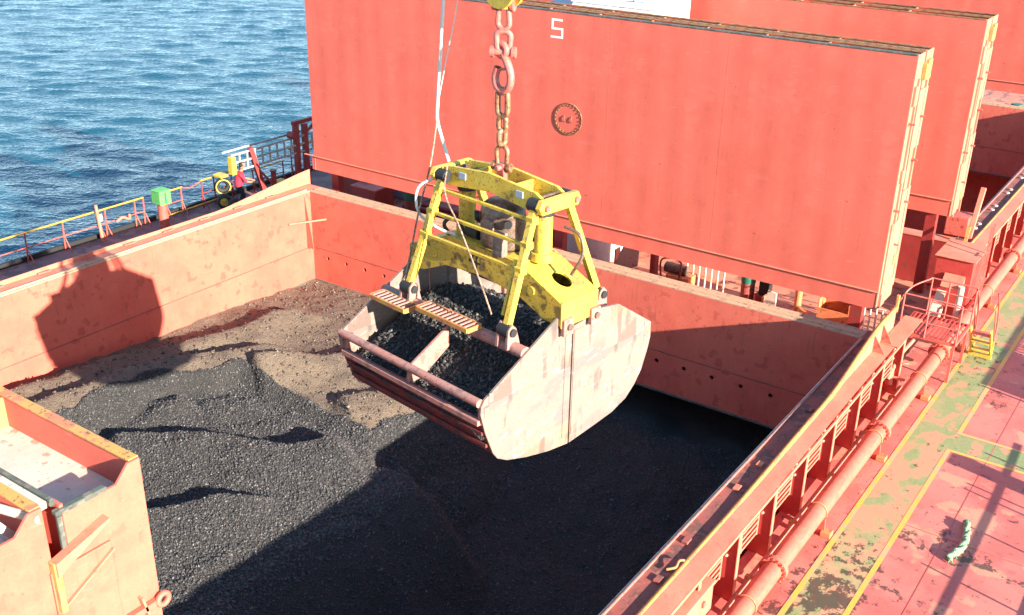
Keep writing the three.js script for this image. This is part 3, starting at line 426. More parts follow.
// the aft cover pair standing nearest, at lower left
{
  const o = thing('hatch_cover', 'nearest red hatch cover at lower left with open pans along its top', 'hatch cover'), X = -6.15, y1 = 8.15;
  const panel = (n, z0, z1) => {
    const p = part(o, n, box(CX0, X - .03, 2.03, y1 - .003, z0, z0 + .05), M.cover);
    part(p, 'top_rim', rbox(CX0, X - .03, y1 - .012, y1 + .012, z0 - .012, z0 + .075, .006), M.lipYellow);
    part(p, 'back_plate', box(CX0, X - .03, 2.03, y1 - .06, z1 - .03, z1), M.cover);
    part(p, 'pan_floor', box(CX0, X - .03, y1 - .34, y1 - .31, z0 + .05, z1 - .03), M.pan);
    for (let x = X - 1.75; x > -12; x -= 1.6) part(p, 'pan_web', prism([[z0 + .05, y1 - .31], [z0 + .05, y1 - .03], [z0 + .12, y1 - .03], [z0 + .2, y1 - .18], [z1 - .03, y1 - .2], [z1 - .03, y1 - .31]].map(q => q), 'x', x - .012, x + .012), M.orange);
    const e = part(p, 'end_plate', prism([[z0, 2.03], [z1, 2.03], [z1, y1 - .1], [z1 - .1, y1 - .12], [z0 + .22, y1 - .12], [z0 + .1, y1 + .005], [z0, y1 + .005]], 'x', X - .03, X, .004), M.coverEnd);
    return e;
  };
  panel('forward_panel', -3.97, -3.3); panel('after_panel', -3.16, -2.4);
  part(o, 'gasket', mg(rbox(CX0, X - .06, y1 - .07, y1 - .01, -3.298, -3.255, .012), rbox(X - .06, X + .006, y1 - .125, y1 - .085, -3.97 + .3, -3.25, .012)), M.rubber, 'dark rubber gasket strip');
  part(o, 'gasket', rbox(X - .03, X + .006, 4.2, y1 - .13, -3.295, -3.255, .01), M.rubber);
  part(o, 'cross_strip', rbox(CX0, X - .06, y1 - .06, y1 + .0, -3.235, -3.17, .008), M.pan);
  part(o, 'strut', bar([X - .3, y1 - .3, -3.05], [X - .2, y1 + .02, -2.85], .06, .06), M.white);
  part(o, 'recess_frame', mg(rbox(X - .001, X + .07, 7.28, 7.72, -3.2 + .02, -3.13, .01)), M.lipYellow);
  part(o, 'wedge_plate', prism([[-3.14, 7.72], [-3.6, 7.86], [-3.6, 7.84], [-3.14, 7.60]], 'x', X - .001, X + .09, .004), M.edge);
  part(o, 'end_doubler', rbox(X - .001, X + .025, 6.9, 7.62, -3.62, -3.12, .01), M.coverEnd);
  part(o, 'end_stiffener', bar([X + .03, 7.3, -3.15], [X + .03, 7.56, -3.62], .05, .012), M.edge);
  part(o, 'lifting_eye', mg(uvm(new THREE.TorusGeometry(.05, .024, 8, 20).rotateY(Math.PI / 2).translate(X + .05, 6.86, -3.96)), bar([X + .03, 6.86, -3.92], [X + .03, 6.86, -3.6], .05, .05)), M.wall);
  part(o, 'end_stiffener', bar([X + .03, 6.98, -3.78], [X + .03, 6.6, -3.86], .05, .02), M.edge);
  part(o, 'pipe_end', cyl([X - .5, y1 - .07, -3.0], [X + .0, y1 - .07, -3.13], .035, .035, 8), M.pan);
}

// ================================================================ CRANE behind the first cover
{
  const o = thing('deck_crane', 'white deck crane house seen above the cover marked 5', 'crane');
  part(o, 'pedestal', cyl([-16.2, 0.02, -28.2], [-16.2, 5.6, -28.2], 1.1, 1.1, 24), M.white);
  const h = part(o, 'crane_house', prism([[-26.9, 5.6], [-29.6, 5.6], [-29.6, 8.6], [-28.6, 9.2], [-26.9, 7.55]].map(q => q), 'x', -17.0, -14.3, .03), M.white);
  for (const y of [7.62, 7.95, 8.3]) { const z = -26.9 - (y - 7.55) * 1.03; part(h, 'roof_rib', rbox(-17.05, -14.2, y - .02, y + .05, z - .06, z + .06, .015), M.white); }
  for (const x of [-15.9, -14.9]) for (const y of [7.75, 8.1]) { const z = -26.9 - (y - 7.55) * 1.03; part(h, 'handle', tube([[x - .15, y, z], [x - .13, y + .09, z + .08], [x + .13, y + .09, z + .08], [x + .15, y, z]], .02, 6), M.grey); }
  part(o, 'shade_painted_side', rbox(-18.3, -17.05, 6.6, 7.75, -28.6, -26.8, .05), M.greyBlue);  // blue-grey colour paints in the shaded left part of the white crane house
  part(o, 'guard_rail', tube([[-18.9, 7.4, -27], [-19.0, 7.55, -27.6], [-18.7, 7.62, -28.2], [-18.3, 7.6, -28.3]], .04, 8), M.grey);
}
// ================================================================ CROSS DECK fittings seen under the cover
function tag(nm, label, cat, grp) { return thing(nm, label, cat, grp); }
function railing(label, pts, posts, h, rails, matTop, matPost, tilt = 0.0, group) {   // rail through pts [x,z], posts list of [x,z]
  const o = thing('deck_railing', label, 'railing', group);
  rails.forEach((y, i) => part(o, i ? 'mid_rail' : 'top_rail', tube(pts.map(([x, z]) => [x, y, z]), i ? 0.018 : 0.03, 6, pts.length * 6), i ? matPost : matTop));
  posts.forEach(([x, z]) => { const p = part(o, 'post', cyl([x - tilt, 0.004, z], [x, h, z], 0.028, 0.025, 8), matPost); part(p, 'foot_brace', cyl([x + .3, 0.01, z], [x + .02, h * .45, z], 0.018, 0.018, 6), matPost); });
  return o;
}
{
  const ven = (x, z, label, r = .2) => { const o = thing('mushroom_vent', label, 'vent', null); part(o, 'stem', cyl([x, 0.004, z], [x, .62, z], r, r, 16), M.dirtyTop); part(o, 'cap', cyl([x, .62, z], [x, 1.15, z], r * 1.08, r * 1.02, 16), M.teal); return o; };
  ven(-10.62, -27.3, 'green capped vent under the right half of the cover marked 5'); ven(-23.2, -27.0, 'green capped vent under the left half of the cover marked 5', .22);
  ven(-8.9, -54, 'small green capped vent below the farthest cover', .25);
  let o = thing('pipe_stand', 'vertical orange red pipe on a foot under the right half of the cover', 'pipe');
  part(o, 'pipe', cyl([-8.95, .02, -26.9], [-8.95, 1.75, -26.9], .1, .1, 14), M.orange); part(o, 'foot', cyl([-8.95, .004, -26.9], [-8.95, .06, -26.9], .2, .2, 16), M.red); part(o, 'elbow', tube([[-8.95, .45, -26.9], [-8.8, .4, -26.75], [-8.6, .4, -26.6]], .07, 8), M.orange);
  o = thing('fire_main', 'horizontal red pipe along the forward coaming under the cover', 'pipe');
  part(o, 'pipe', cyl([-11.9, .42, -25.6], [-6.7, .42, -25.6], .085, .085, 14), M.red); for (const x of [-11.0, -8.4, -7.2]) part(o, 'flange', cyl([x, .42, -25.6], [x + .06, .42, -25.6], .14, .14, 16), M.red); for (const x of [-11.6, -9.6, -7.6]) part(o, 'foot', box(x - .05, x + .05, .004, .36, -25.66, -25.54), M.maroon);
  o = thing('fire_box', 'open orange red box on deck at the right end under the cover', 'box');
  part(o, 'body', mg(box(-8.35, -8.32, .02, .85, -27.4, -26.8), box(-7.5, -7.47, .02, .85, -27.4, -26.8), box(-8.32, -7.5, .02, .85, -27.4, -27.37), box(-8.32, -7.5, .02, .6, -26.83, -26.8)), M.orange); part(o, 'lid', bar([-8.3, .88, -27.2], [-7.55, .95, -27.35], .3, .03), M.edge);
  o = thing('bar_rack', 'row of pale upright bars beside the orange box', 'rack'); for (let k = 0; k < 6; k++) part(o, 'upright_bar', cyl([-7.42 + k * .16, .05, -26.9], [-7.42 + k * .16, .95, -26.9], .028, .028, 6), M.pan); part(o, 'rail', cyl([-7.5, .95, -26.9], [-6.55, .95, -26.9], .025, .025, 6), M.pan); part(o, 'rail', cyl([-7.5, .07, -26.9], [-6.55, .07, -26.9], .025, .025, 6), M.pan);
  o = thing('bar_rack', 'row of pale upright bars near the middle under the cover', 'rack'); for (let k = 0; k < 7; k++) part(o, 'upright_bar', cyl([-12.5 + k * .2, .05, -27.1], [-12.5 + k * .2, .95, -27.1], .028, .028, 6), M.pan); part(o, 'rail', cyl([-12.6, .95, -27.1], [-11.2, .95, -27.1], .025, .025, 6), M.pan); part(o, 'rail', cyl([-12.6, .07, -27.1], [-11.2, .07, -27.1], .025, .025, 6), M.pan);
  o = thing('winch_motor', 'small orange machine with brown fittings under the middle of the cover', 'machine'); part(o, 'base', rbox(-12.95, -12.2, .004, .5, -27.2, -26.6, .02), M.orange); part(o, 'drum', cyl([-13.1, .62, -26.9], [-12.4, .62, -26.9], .16, .16, 14), M.block); part(o, 'guard', tube([[-13.1, .3, -26.6], [-13.1, .95, -26.6], [-12.5, 1.0, -26.6], [-12.5, .4, -26.6]], .03, 6), M.maroon);
  o = thing('cover_post', 'dark red post left of the small orange machine', 'post'); part(o, 'post', cyl([-13.25, .004, -26.4], [-13.25, 1.6, -26.4], .13, .13, 14), M.maroon); part(o, 'brace', bar([-13.25, .5, -26.35], [-12.85, .02, -26.2], .07, .05), M.edge);
  o = thing('stopper_plate', 'pale slanted plate on the cross deck behind the grab', 'plate'); part(o, 'plate', prism([[-15.0, .004], [-14.35, .004], [-14.25, .3], [-14.1, .35], [-14.05, 1.3], [-14.45, 1.3]], 'z', -27.0, -26.94, .005), M.pan); part(o, 'rib', box(-14.95, -14.9, .004, .7, -27.3, -27.0), M.edge);
  o = thing('stopper_plate', 'small pale plate beside the green vent at right', 'plate'); part(o, 'plate', prism([[-9.95, .004], [-9.5, .004], [-9.5, .75], [-9.75, .8]], 'z', -26.7, -26.64, .005), M.pan); part(o, 'rib', box(-9.95, -9.9, .004, .5, -27.0, -26.7), M.edge);
  o = thing('valve_block', 'dark stepped block beside the green vent at right', 'block'); part(o, 'base', rbox(-10.35, -9.8, .004, .35, -27.6, -27.1, .02), M.maroon); part(o, 'body', rbox(-10.25, -9.95, .35, .95, -27.5, -27.2, .02), M.black);
  o = thing('locker', 'white topped grey blue locker at the left end under the cover', 'locker'); part(o, 'body', rbox(-27.1, -25.4, .004, .8, -28.6, -27.1, .04), M.maroon); part(o, 'lid', rbox(-27.15, -25.35, .8, .92, -28.65, -27.05, .03), M.greyBlue); part(o, 'hoop', tube([[-26.6, .92, -27.5], [-26.55, 1.15, -27.4], [-26.2, 1.15, -27.4], [-26.15, .92, -27.5]], .03, 6), M.grey);
  o = thing('locker', 'dark red box next to the grey blue locker', 'locker'); part(o, 'body', rbox(-25.6, -24.5, .004, .75, -27.6, -26.6, .03), M.maroon); part(o, 'lid', rbox(-25.65, -24.45, .75, .8, -27.65, -26.55, .02), M.red);
  o = thing('locker', 'grey blue box behind the dark red box', 'locker'); part(o, 'body', rbox(-25.2, -23.8, .004, .7, -29.4, -28.2, .03), M.greyBlue); part(o, 'lid', rbox(-25.25, -23.75, .7, .76, -29.45, -28.15, .02), M.grey);
  for (let k = 0; k < 4; k++) { o = thing('deck_pipe', ['nearest', 'second', 'third', 'farthest'][k] + ' of the four dark red pipes running under the cover at left', 'pipe', 'pipes under the cover'); part(o, 'pipe', cyl([-23.9 + .1 * k, .25, -26.2 - k * .5], [-17.4, .25, -26.2 - k * .5], .1, .1, 12), M.maroon); for (const x of [-22.5, -19.5]) part(o, 'saddle', box(x, x + .1, .004, .16, -26.3 - k * .5, -26.1 - k * .5), M.maroon); }
  o = thing('cross_box', 'dark red deckhouse block behind the gap right of the grab', 'deckhouse'); part(o, 'body', rbox(-21, -15.0, .004, 1.9, -29.6, -28.1, .03), M.maroon); part(o, 'dark_door_panel', box(-15.6, -15.1, .25, 1.5, -28.11, -28.09), M.black); part(o, 'door_frame', mg(box(-15.66, -15.6, .2, 1.55, -28.1, -28.05), box(-15.1, -15.04, .2, 1.55, -28.1, -28.05)), M.edge);  // the doorway is a black panel, its dark interior painted on
}
// ================================================================ PORT SIDE: railings, box, gangway, reels, person
railing('yellow topped port railing at the left edge beside the sea', [[-29.75, -6], [-29.75, -12], [-29.75, -16.4], [-29.75, -20.8]], [-8, -9.6, -11.1, -12.6, -14, -15.3, -16.45, -17.75, -19.05, -19.3, -20.45, -20.8].map(z => [-29.75, z]), 0.97, [0.98, 0.5], M.yellowRail, M.red, .06);
railing('short railing piece with yellow top right of the green box', [[-29.6, -21.5], [-29.6, -22.3]], [[-29.6, -21.6], [-29.6, -22.25]], 1.0, [1.0, .55], M.yellowRail, M.red);
railing('yellow topped railing between the green box and the wheels', [[-29.6, -23.1], [-29.6, -24.6]], [[-29.6, -23.15], [-29.6, -23.7], [-29.6, -24.5]], 1.02, [1.03, .55], M.yellowRail, M.maroon);
railing('yellow railing by the foot of the gangway posts', [[-29.4, -25.3], [-29.4, -26.9]], [[-29.4, -25.35], [-29.4, -26.85]], .92, [.92, .5], M.yellowRail, M.maroon);
railing('yellow railing behind the cover edge at the gangway end', [[-29.4, -27.2], [-29.4, -29.6]], [[-29.4, -27.3], [-29.4, -29.5]], 1.3, [1.3, .6], M.yellowRail, M.maroon);
one('safety_chain', tube([[-29.6, .98, -22.3], [-29.6, .9, -22.7], [-29.6, 1.0, -23.1]], .02, 6), M.red, 'sagging red chain across the gap in the port railing', 'chain');
one('low_rail', tube([[-29.55, .16, -21.4], [-29.55, .18, -22.6], [-29.55, .2, -24]], .03, 6), M.yellowRail, 'low yellow bar along the port deck edge', 'bar');
{
  let o = thing('fire_hydrant_box', 'bright green box on a red post at the port rail', 'box'); const x = -28.95, z = -20.95;
  part(o, 'post', cyl([x, .004, z], [x, .92, z], .17, .16, 14), M.red); const b = part(o, 'box', rbox(x - .23, x + .23, .9, 1.36, z - .23, z + .23, .03), M.green); part(b, 'lid', rbox(x - .24, x + .24, 1.36, 1.39, z - .24, z + .24, .01), M.green); part(b, 'door_rib', rbox(x + .23, x + .25, .95, 1.32, z - .02, z + .03, .005), M.teal);
  o = thing('name_plate', 'small white plate on the port railing', 'plate'); part(o, 'plate', rbox(-29.74, -29.70, .62, .86, -19.15, -18.9, .01), M.white); part(o, 'back', rbox(-29.76, -29.74, .66, .82, -19.1, -18.95, .004), M.grey);
  o = thing('rail_fitting', 'salmon valve fitting standing at the port railing', 'valve'); part(o, 'post', cyl([-29.55, .004, -18.95], [-29.6, 1.25, -18.9], .06, .05, 10), M.edge); part(o, 'body', mg(tube([[-29.6, .5, -19.6], [-29.5, .62, -19.75], [-29.5, .5, -20], [-29.6, .6, -20.1]], .05, 6)), M.edge);
  // gangway ladder stowed along the rail
  const gang = (gx, z0, z1, y0, y1, label) => { const o = thing('gangway_ladder', label, 'gangway'); for (const [y, nm] of [[y0, 'lower_rail'], [y1, 'upper_rail'], [(y0 + y1) / 2, 'middle_rail']]) part(o, nm, rbox(gx - .03, gx + .03, y - .035, y + .035, z1, z0, .01), M.grey); for (let z = z0 - .02; z > z1; z -= .36) part(o, 'cross_bar', box(gx - .02, gx + .02, y0 + .035, y1 - .035, z - .03, z + .03), M.grey); part(o, 'far_side', box(gx - .45, gx - .41, y0 - .03, y1 + .03, z1, z0).scale(1, 1, 1), M.grey); return o; };
  const g = gang(-28.85, -23.95, -31, 1.28, 1.88, 'grey lattice gangway ladder stowed on edge at the port rail'); g.remove(g.children[g.children.length - 1]);
  part(g, 'upper_rail', rbox(-29.35, -29.29, 1.86, 1.93, -31, -23.95, .01), M.grey); part(g, 'end_roller', rbox(-28.95, -28.7, 1.2, 1.85, -24.05, -23.85, .03), M.yellow, 'yellow end piece');
  o = thing('gangway_post', 'leaning dark red post under the gangway ladder', 'post'); part(o, 'post', bar([-28.75, .01, -25.35], [-28.85, 1.98, -24.85], .17, .17), M.maroon); part(o, 'strut', bar([-28.4, .02, -25.9], [-28.8, 1.2, -25.05], .08, .08), M.maroon);
  o = thing('gangway_post', 'tall double dark red post beside the hatch cover edge', 'post'); part(o, 'post', rbox(-28.98, -28.8, .01, 2.35, -27.25, -27.05, .01), M.maroon); part(o, 'post', rbox(-28.98, -28.8, .01, 2.3, -27.7, -27.5, .01), M.maroon); part(o, 'top_beam', bar([-28.89, 2.42, -27.0], [-28.89, 2.42, -29.6], .14, .14), M.maroon); part(o, 'brace', bar([-28.89, 1.9, -27.6], [-28.89, 2.35, -28.3], .08, .08), M.maroon); part(o, 'sheave', cyl([-28.7, 2.0, -26.9], [-29.0, 2.0, -26.9], .14, .14, 12), M.maroon);
  o = thing('bollard_post', 'short dark red post in front of the gangway', 'post'); part(o, 'post', cyl([-28.9, .004, -25.9], [-28.9, .85, -25.9], .1, .1, 12), M.maroon); part(o, 'cap', cyl([-28.9, .85, -25.9], [-28.9, .9, -25.9], .13, .13, 12), M.maroon);
  // wheels / reels
  const wheel = (c, ax, R, w, label) => { const o = thing('trolley_wheel', label, 'wheel'); const a = V(...c), d = V(...ax).normalize(), q = new THREE.Quaternion().setFromUnitVectors(V(0, 0, 1), d); part(o, 'tyre', uvm(new THREE.TorusGeometry(R - .11, .11, 10, 24).scale(1, 1, w / .22).applyQuaternion(q).translate(...c)), M.black); const rim = part(o, 'rim', cyl(a.clone().addScaledVector(d, -w / 2 + .02), a.clone().addScaledVector(d, w / 2 + .02), R * .52, R * .52, 16), M.yellow); part(rim, 'hub', cyl(a.clone().addScaledVector(d, w / 2), a.clone().addScaledVector(d, w / 2 + .07), R * .2, R * .2, 12), M.yellow); return o; };
  wheel([-28.35, .27, -23.55], [.8, .05, .7], .27, .3, 'black wheel with yellow rim nearest to the person at the port rail'); wheel([-29.0, .27, -23.6], [.8, .05, .7], .27, .3, 'second black wheel with yellow rim behind the first one');
  o = thing('hose_reel', 'yellow hoop with a black hose coil at the port rail', 'reel'); part(o, 'coil', uvm(new THREE.TorusGeometry(.2, .09, 8, 24).rotateY(1.0).translate(-29.2, .78, -23.75)), M.black); part(o, 'hoop', uvm(new THREE.TorusGeometry(.25, .025, 8, 28).rotateY(1.0).translate(-29.08, .76, -23.68)), M.yellow); part(o, 'stand', mg(cyl([-29.2, .004, -23.75], [-29.2, .55, -23.75], .04, .04, 8)), M.maroon); part(o, 'cap', rbox(-29.45, -29.0, 1.1, 1.2, -23.9, -23.55, .03), M.yellow);
  o = thing('yellow_box', 'small yellow box at the deck edge past the person', 'box'); part(o, 'body', rbox(-29.3, -29.0, .004, .3, -26.6, -26.1, .03), M.yellow); part(o, 'lid', rbox(-29.32, -28.98, .3, .34, -26.62, -26.08, .02), M.yellow);
}
// person: one continuous body, coloured by region through vertex colours
{
  const J = { pel: [0, .78, 0], chest: [.08, 1.18, 0], neck: [.16, 1.36, 0], head: [.22, 1.5, 0] };
  const bones = [];   // p, q, rp, rq, region
  const B = (p, q, a, b, c) => bones.push([V(...p), V(...q), a, b, c]);
  B(J.pel, J.chest, .145, .17, 1); B([.02, .86, -.07], [.02, .86, .07], .12, .12, 1); B([.1, 1.23, -.15], [.1, 1.23, .15], .09, .09, 1); B(J.chest, J.neck, .1, .055, 2); B([.2, 1.49, 0], [.22, 1.57, 0], .095, .1, 2);
  for (const s of [-1, 1]) {
    B([0, .76, .09 * s], [.16, .44, .11 * s], .1, .07, 3); B([.16, .44, .11 * s], [.02, .08, .12 * s], .065, .045, 3); B([.02, .05, .12 * s], [.18, .035, .13 * s], .05, .04, 4);
    B([.11, 1.23, .2 * s], [.26, .99, .24 * s], .065, .05, 1); B([.26, .99, .24 * s], [.55, .9, .18 * s], .045, .035, 2); B([.55, .9, .18 * s], [.63, .88, .16 * s], .04, .025, 2);
    for (let f = 0; f < 4; f++) B([.62, .885, .16 * s + (f - 1.5) * .018], [.67, .86 - .004 * f, .16 * s + (f - 1.5) * .02], .011, .009, 2);
    B([.58, .89, .13 * s], [.62, .86, .115 * s], .012, .01, 2);
  }
  B([.29, 1.515, 0], [.315, 1.5, 0], .018, .015, 2);                                    // nose
  const q = V(), sdf = (x, y, z, best) => { let d = 1e9, w = 0, bd = 1e9, br = 0; for (const [p, e, a, b, c] of bones) { const bx = e.x - p.x, by = e.y - p.y, bz = e.z - p.z; let t = ((x - p.x) * bx + (y - p.y) * by + (z - p.z) * bz) / (bx * bx + by * by + bz * bz); t = Math.min(1, Math.max(0, t)); const k = Math.hypot(x - p.x - t * bx, y - p.y - t * by, z - p.z - t * bz) - (a + (b - a) * t); if (k < bd) { bd = k; br = c; } const h = Math.max(0, 0.035 - Math.abs(d - k)) / 0.035; d = Math.min(d, k) - (d > 1e8 ? 0 : h * h * 0.035 / 4); } best.r = br; return d; };
  const N = 84, mc = new MarchingCubes(N, new THREE.MeshBasicMaterial(), false, false, 200000); mc.isolation = 0; const best = {}, S = .86, C0 = [.25, .82, 0];
  for (let k = 0; k < N; k++) for (let j = 0; j < N; j++) for (let i = 0; i < N; i++) mc.field[k * N * N + j * N + i] = -sdf(C0[0] + (i - N / 2) / (N / 2) * S, C0[1] + (j - N / 2) / (N / 2) * S, C0[2] + (k - N / 2) / (N / 2) * S, best);
  mc.update(); const n = mc.count, P = new Float32Array(n * 3), Nn = new Float32Array(n * 3), Cc = new Float32Array(n * 3), cols = { 1: [.42, .02, .045], 2: [.3, .16, .1], 3: [.02, .022, .03], 4: [.015, .013, .012] };
  for (let i = 0; i < n; i++) { const x = mc.positionArray[3 * i] * S + C0[0], y = mc.positionArray[3 * i + 1] * S + C0[1], z = mc.positionArray[3 * i + 2] * S + C0[2]; P.set([x, y, z], 3 * i); Nn.set([mc.normalArray[3 * i], mc.normalArray[3 * i + 1], mc.normalArray[3 * i + 2]], 3 * i); sdf(x, y, z, best); Cc.set(cols[best.r], 3 * i); }
  const g = new THREE.BufferGeometry(); g.setAttribute('position', new THREE.BufferAttribute(P, 3)); g.setAttribute('normal', new THREE.BufferAttribute(Nn, 3)); g.setAttribute('color', new THREE.BufferAttribute(Cc, 3));
  const o = thing('person', 'person in a red shirt and dark trousers leaning forward at the port rail', 'person'); part(o, 'body', g, std({ vertexColors: true, roughness: .85 }));
  const hair = new THREE.SphereGeometry(.112, 16, 10, 0, 6.3, 0, 1.75).rotateZ(.45).translate(.195, 1.55, 0); part(o, 'hair', uvm(hair), M.black);
  for (const s of [-1, 1]) { part(o, 'eye', uvm(new THREE.SphereGeometry(.012, 8, 6).translate(.295, 1.54, .035 * s)), M.black); part(o, 'ear', uvm(new THREE.SphereGeometry(.025, 8, 6).scale(.7, 1.2, .4).translate(.21, 1.52, .1 * s)), std({ color: col(.3, .16, .1), roughness: .8 })); }
  part(o, 'mouth', uvm(new THREE.BoxGeometry(.008, .008, .04).translate(.295, 1.465, 0)), M.maroon);
  o.position.set(-28.78, 0.0, -24.1); o.rotation.y = 1.0; o.scale.setScalar(.97);
}
// ================================================================ STARBOARD SIDE
{
  let o = thing('deck_pipe', 'large salmon pipe running along the starboard coaming', 'pipe'); const px = -4.9, py = .48, r = .18;
  const secs = [8, -9.4, -15.4, -21.35, -26.2, -34.6, -44, -60];
  for (let i = 0; i < secs.length - 1; i++) { part(o, 'pipe_length', cyl([px, py, secs[i]], [px, py, secs[i + 1]], r, r, 28), M.coverEnd); if (i) { const f = part(o, 'flange', cyl([px, py, secs[i] - .05], [px, py, secs[i] + .05], r + .08, r + .08, 28), M.coverEnd); for (let k = 0; k < 16; k++) { const a = k / 16 * 6.2832, x = px + (r + .055) * Math.cos(a), y = py + (r + .055) * Math.sin(a); part(f, 'bolt', cyl([x, y, secs[i] - .085], [x, y, secs[i] + .085], .022, .022, 6), M.red); } } }
  for (let z = -10.8; z > -44; z -= 3.4) { const s = part(o, 'saddle', prism([[px - .2, .004], [px + .2, .004], [px + .18, .36], [px - .18, .36]], 'z', z - .03, z + .03), M.red); part(s, 'strap', uvm(new THREE.TorusGeometry(r + .012, .016, 6, 24, Math.PI * 1.15).rotateZ(-.25).translate(px, py, z)), M.orange); part(s, 'foot', rbox(px + .14, px + .34, .004, .12, z - .1, z + .1, .012), M.orange); }
  o = thing('deck_pipe', 'thin pipe between the starboard stays and the large pipe', 'pipe'); part(o, 'pipe_length', cyl([-5.28, .14, -8], [-5.28, .14, -24.4], .05, .05, 10), M.edge); for (let z = -9; z > -24; z -= 2.1) part(o, 'clip', rbox(-5.36, -5.2, .004, .2, z - .06, z + .06, .01), M.lipYellow);
  // fire box on coaming at lower edge
  o = thing('coaming_box', 'salmon and orange box hung on the starboard coaming at the bottom edge', 'box'); part(o, 'body', rbox(-5.5, -5.22, .75, 1.25, -13.45, -12.6, .02), M.edge); part(o, 'lid', rbox(-5.56, -5.2, 1.25, 1.32, -13.5, -12.1, .02), M.edge); part(o, 'latch', rbox(-5.24, -5.18, 1.05, 1.15, -13.1, -13.02, .01), M.red); part(o, 'orange_panel', rbox(-5.5, -5.24, .9, 1.24, -12.58, -12.15, .02), M.orange);
  o = thing('cloth_rag', 'pale blue grey rag lying behind the large pipe', 'rag'); part(o, 'cloth', uvm(new THREE.IcosahedronGeometry(.13, 2).scale(1.2, .5, 1.4).translate(-5.12, .1, -16.8)), M.greyBlue);
  // valve cluster under the platform
  o = thing('valve_pipe', 'small pipes and valves under the platform', 'valve'); part(o, 'pipe', tube([[-5.5, .5, -23.9], [-5.45, .9, -24.4], [-5.4, 1.0, -25.4]], .05, 8), M.edge); part(o, 'valve_body', cyl([-5.5, .3, -24.1], [-5.5, .75, -24.1], .09, .07, 10), M.edge); part(o, 'wheel', uvm(new THREE.TorusGeometry(.12, .018, 6, 18).rotateX(1.2).translate(-5.3, .85, -24.3)), M.edge); part(o, 'branch', cyl([-5.5, .5, -24.1], [-5.15, .5, -24.1], .04, .04, 8), M.edge);
  // platform with railing and yellow steps
  o = thing('access_platform', 'red railed platform with yellow steps across the starboard pipe', 'platform'); const Y = 1.12, xa = -5.85, xb = -4.42, za = -25.55, zb = -27.0;
  const fr = part(o, 'platform_frame', mg(box(xa, xb, Y - .1, Y - .02, za - .03, za), box(xa, xb, Y - .1, Y - .02, zb, zb + .03), box(xa, xa + .03, Y - .1, Y - .02, zb + .03, za - .03), box(xb - .03, xb, Y - .1, Y - .02, zb + .03, za - .03)), M.red);
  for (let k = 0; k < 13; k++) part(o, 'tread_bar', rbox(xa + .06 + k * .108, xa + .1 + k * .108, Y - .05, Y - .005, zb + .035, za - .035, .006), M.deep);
  for (const [x, z] of [[xa + .05, za - .06], [xb - .06, za - .06], [xa + .05, zb + .06], [xb - .06, zb + .06]]) part(o, 'leg', box(x - .03, x + .03, .004, Y - .1, z - .03, z + .03), M.red);
  const post = (x, z, h = 1.0) => part(o, 'rail_post', cyl([x, Y - .05, z], [x, Y + h, z], .022, .022, 8), M.chainPink);
  for (const x of [xa + .02, -5.2, xb - .02]) { post(x, za); } for (const x of [xa + .3, -5.1, xb - .02]) post(x, zb);
  for (const h of [.35, .68, 1.0]) { part(o, 'rail', tube([[xa + .02, Y + h * .62, za + .25], [xa + .02, Y + h, za], [xa + .05, Y + h, za], [xb - .02, Y + h, za]].slice(1), .02, 6, 16), M.chainPink); part(o, 'rail', cyl([xa + .3, Y + h, zb], [xb - .02, Y + h, zb], .02, .02, 6), M.chainPink); }
  part(o, 'rail', tube([[xa - .12, Y, za + .1], [xa - .12, Y + .6, za], [xa + .02, Y + 1.0, za - .25], [xa + .3, Y + 1.0, zb]], .02, 6, 24), M.chainPink);
  // stair going down to the deck
  const sx0 = xb + .0, st = part(o, 'stair_side', mg(bar([sx0, Y - .1, -27.05], [sx0 + .02, .05, -27.75], .04, .12), bar([sx0 + .5, Y - .1, -27.05], [sx0 + .5, .05, -27.75], .04, .12)), M.yellow);
  for (let k = 0; k < 3; k++) part(o, 'step', rbox(sx0 + .03, sx0 + .48, Y - .3 - k * .3, Y - .26 - k * .3, -27.36 - k * .17, -27.12 - k * .17, .008), k ? M.yellow : M.red);
  part(o, 'step_base', mg(box(sx0 - .02, sx0 + .54, .004, .09, -27.72, -27.62), box(sx0 - .02, sx0 + .06, .09, .5, -27.7, -27.64), box(sx0 + .46, sx0 + .54, .09, .5, -27.7, -27.64)), M.yellow);
  for (const x of [sx0, sx0 + .5]) { part(o, 'hand_rail', tube([[x, .1, -27.8], [x, .95, -27.75], [x, Y + .95, -27.0], [x, Y + 1.0, -26.9]], .02, 6, 20), M.chainPink); part(o, 'hand_rail', cyl([x, .5, -27.78], [x, Y + .5, -27.02], .016, .016, 6), M.chainPink); }
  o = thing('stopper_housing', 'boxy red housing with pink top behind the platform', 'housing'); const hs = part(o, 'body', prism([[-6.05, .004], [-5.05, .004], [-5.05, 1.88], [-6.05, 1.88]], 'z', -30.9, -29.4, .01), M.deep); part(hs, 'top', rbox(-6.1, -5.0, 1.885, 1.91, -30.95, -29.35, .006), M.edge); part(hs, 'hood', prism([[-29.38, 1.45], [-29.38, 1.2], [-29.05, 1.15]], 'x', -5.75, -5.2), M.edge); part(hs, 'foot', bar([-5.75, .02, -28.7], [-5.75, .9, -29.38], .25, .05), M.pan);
  part(hs, 'vent_pipe', cyl([-5.2, .3, -29.1], [-5.2, 1.25, -29.1], .09, .09, 12), M.pan); part(hs, 'vent_pipe', tube([[-5.9, .2, -29.0], [-5.6, .35, -28.6], [-5.5, .8, -28.4]], .07, 8), M.pan);
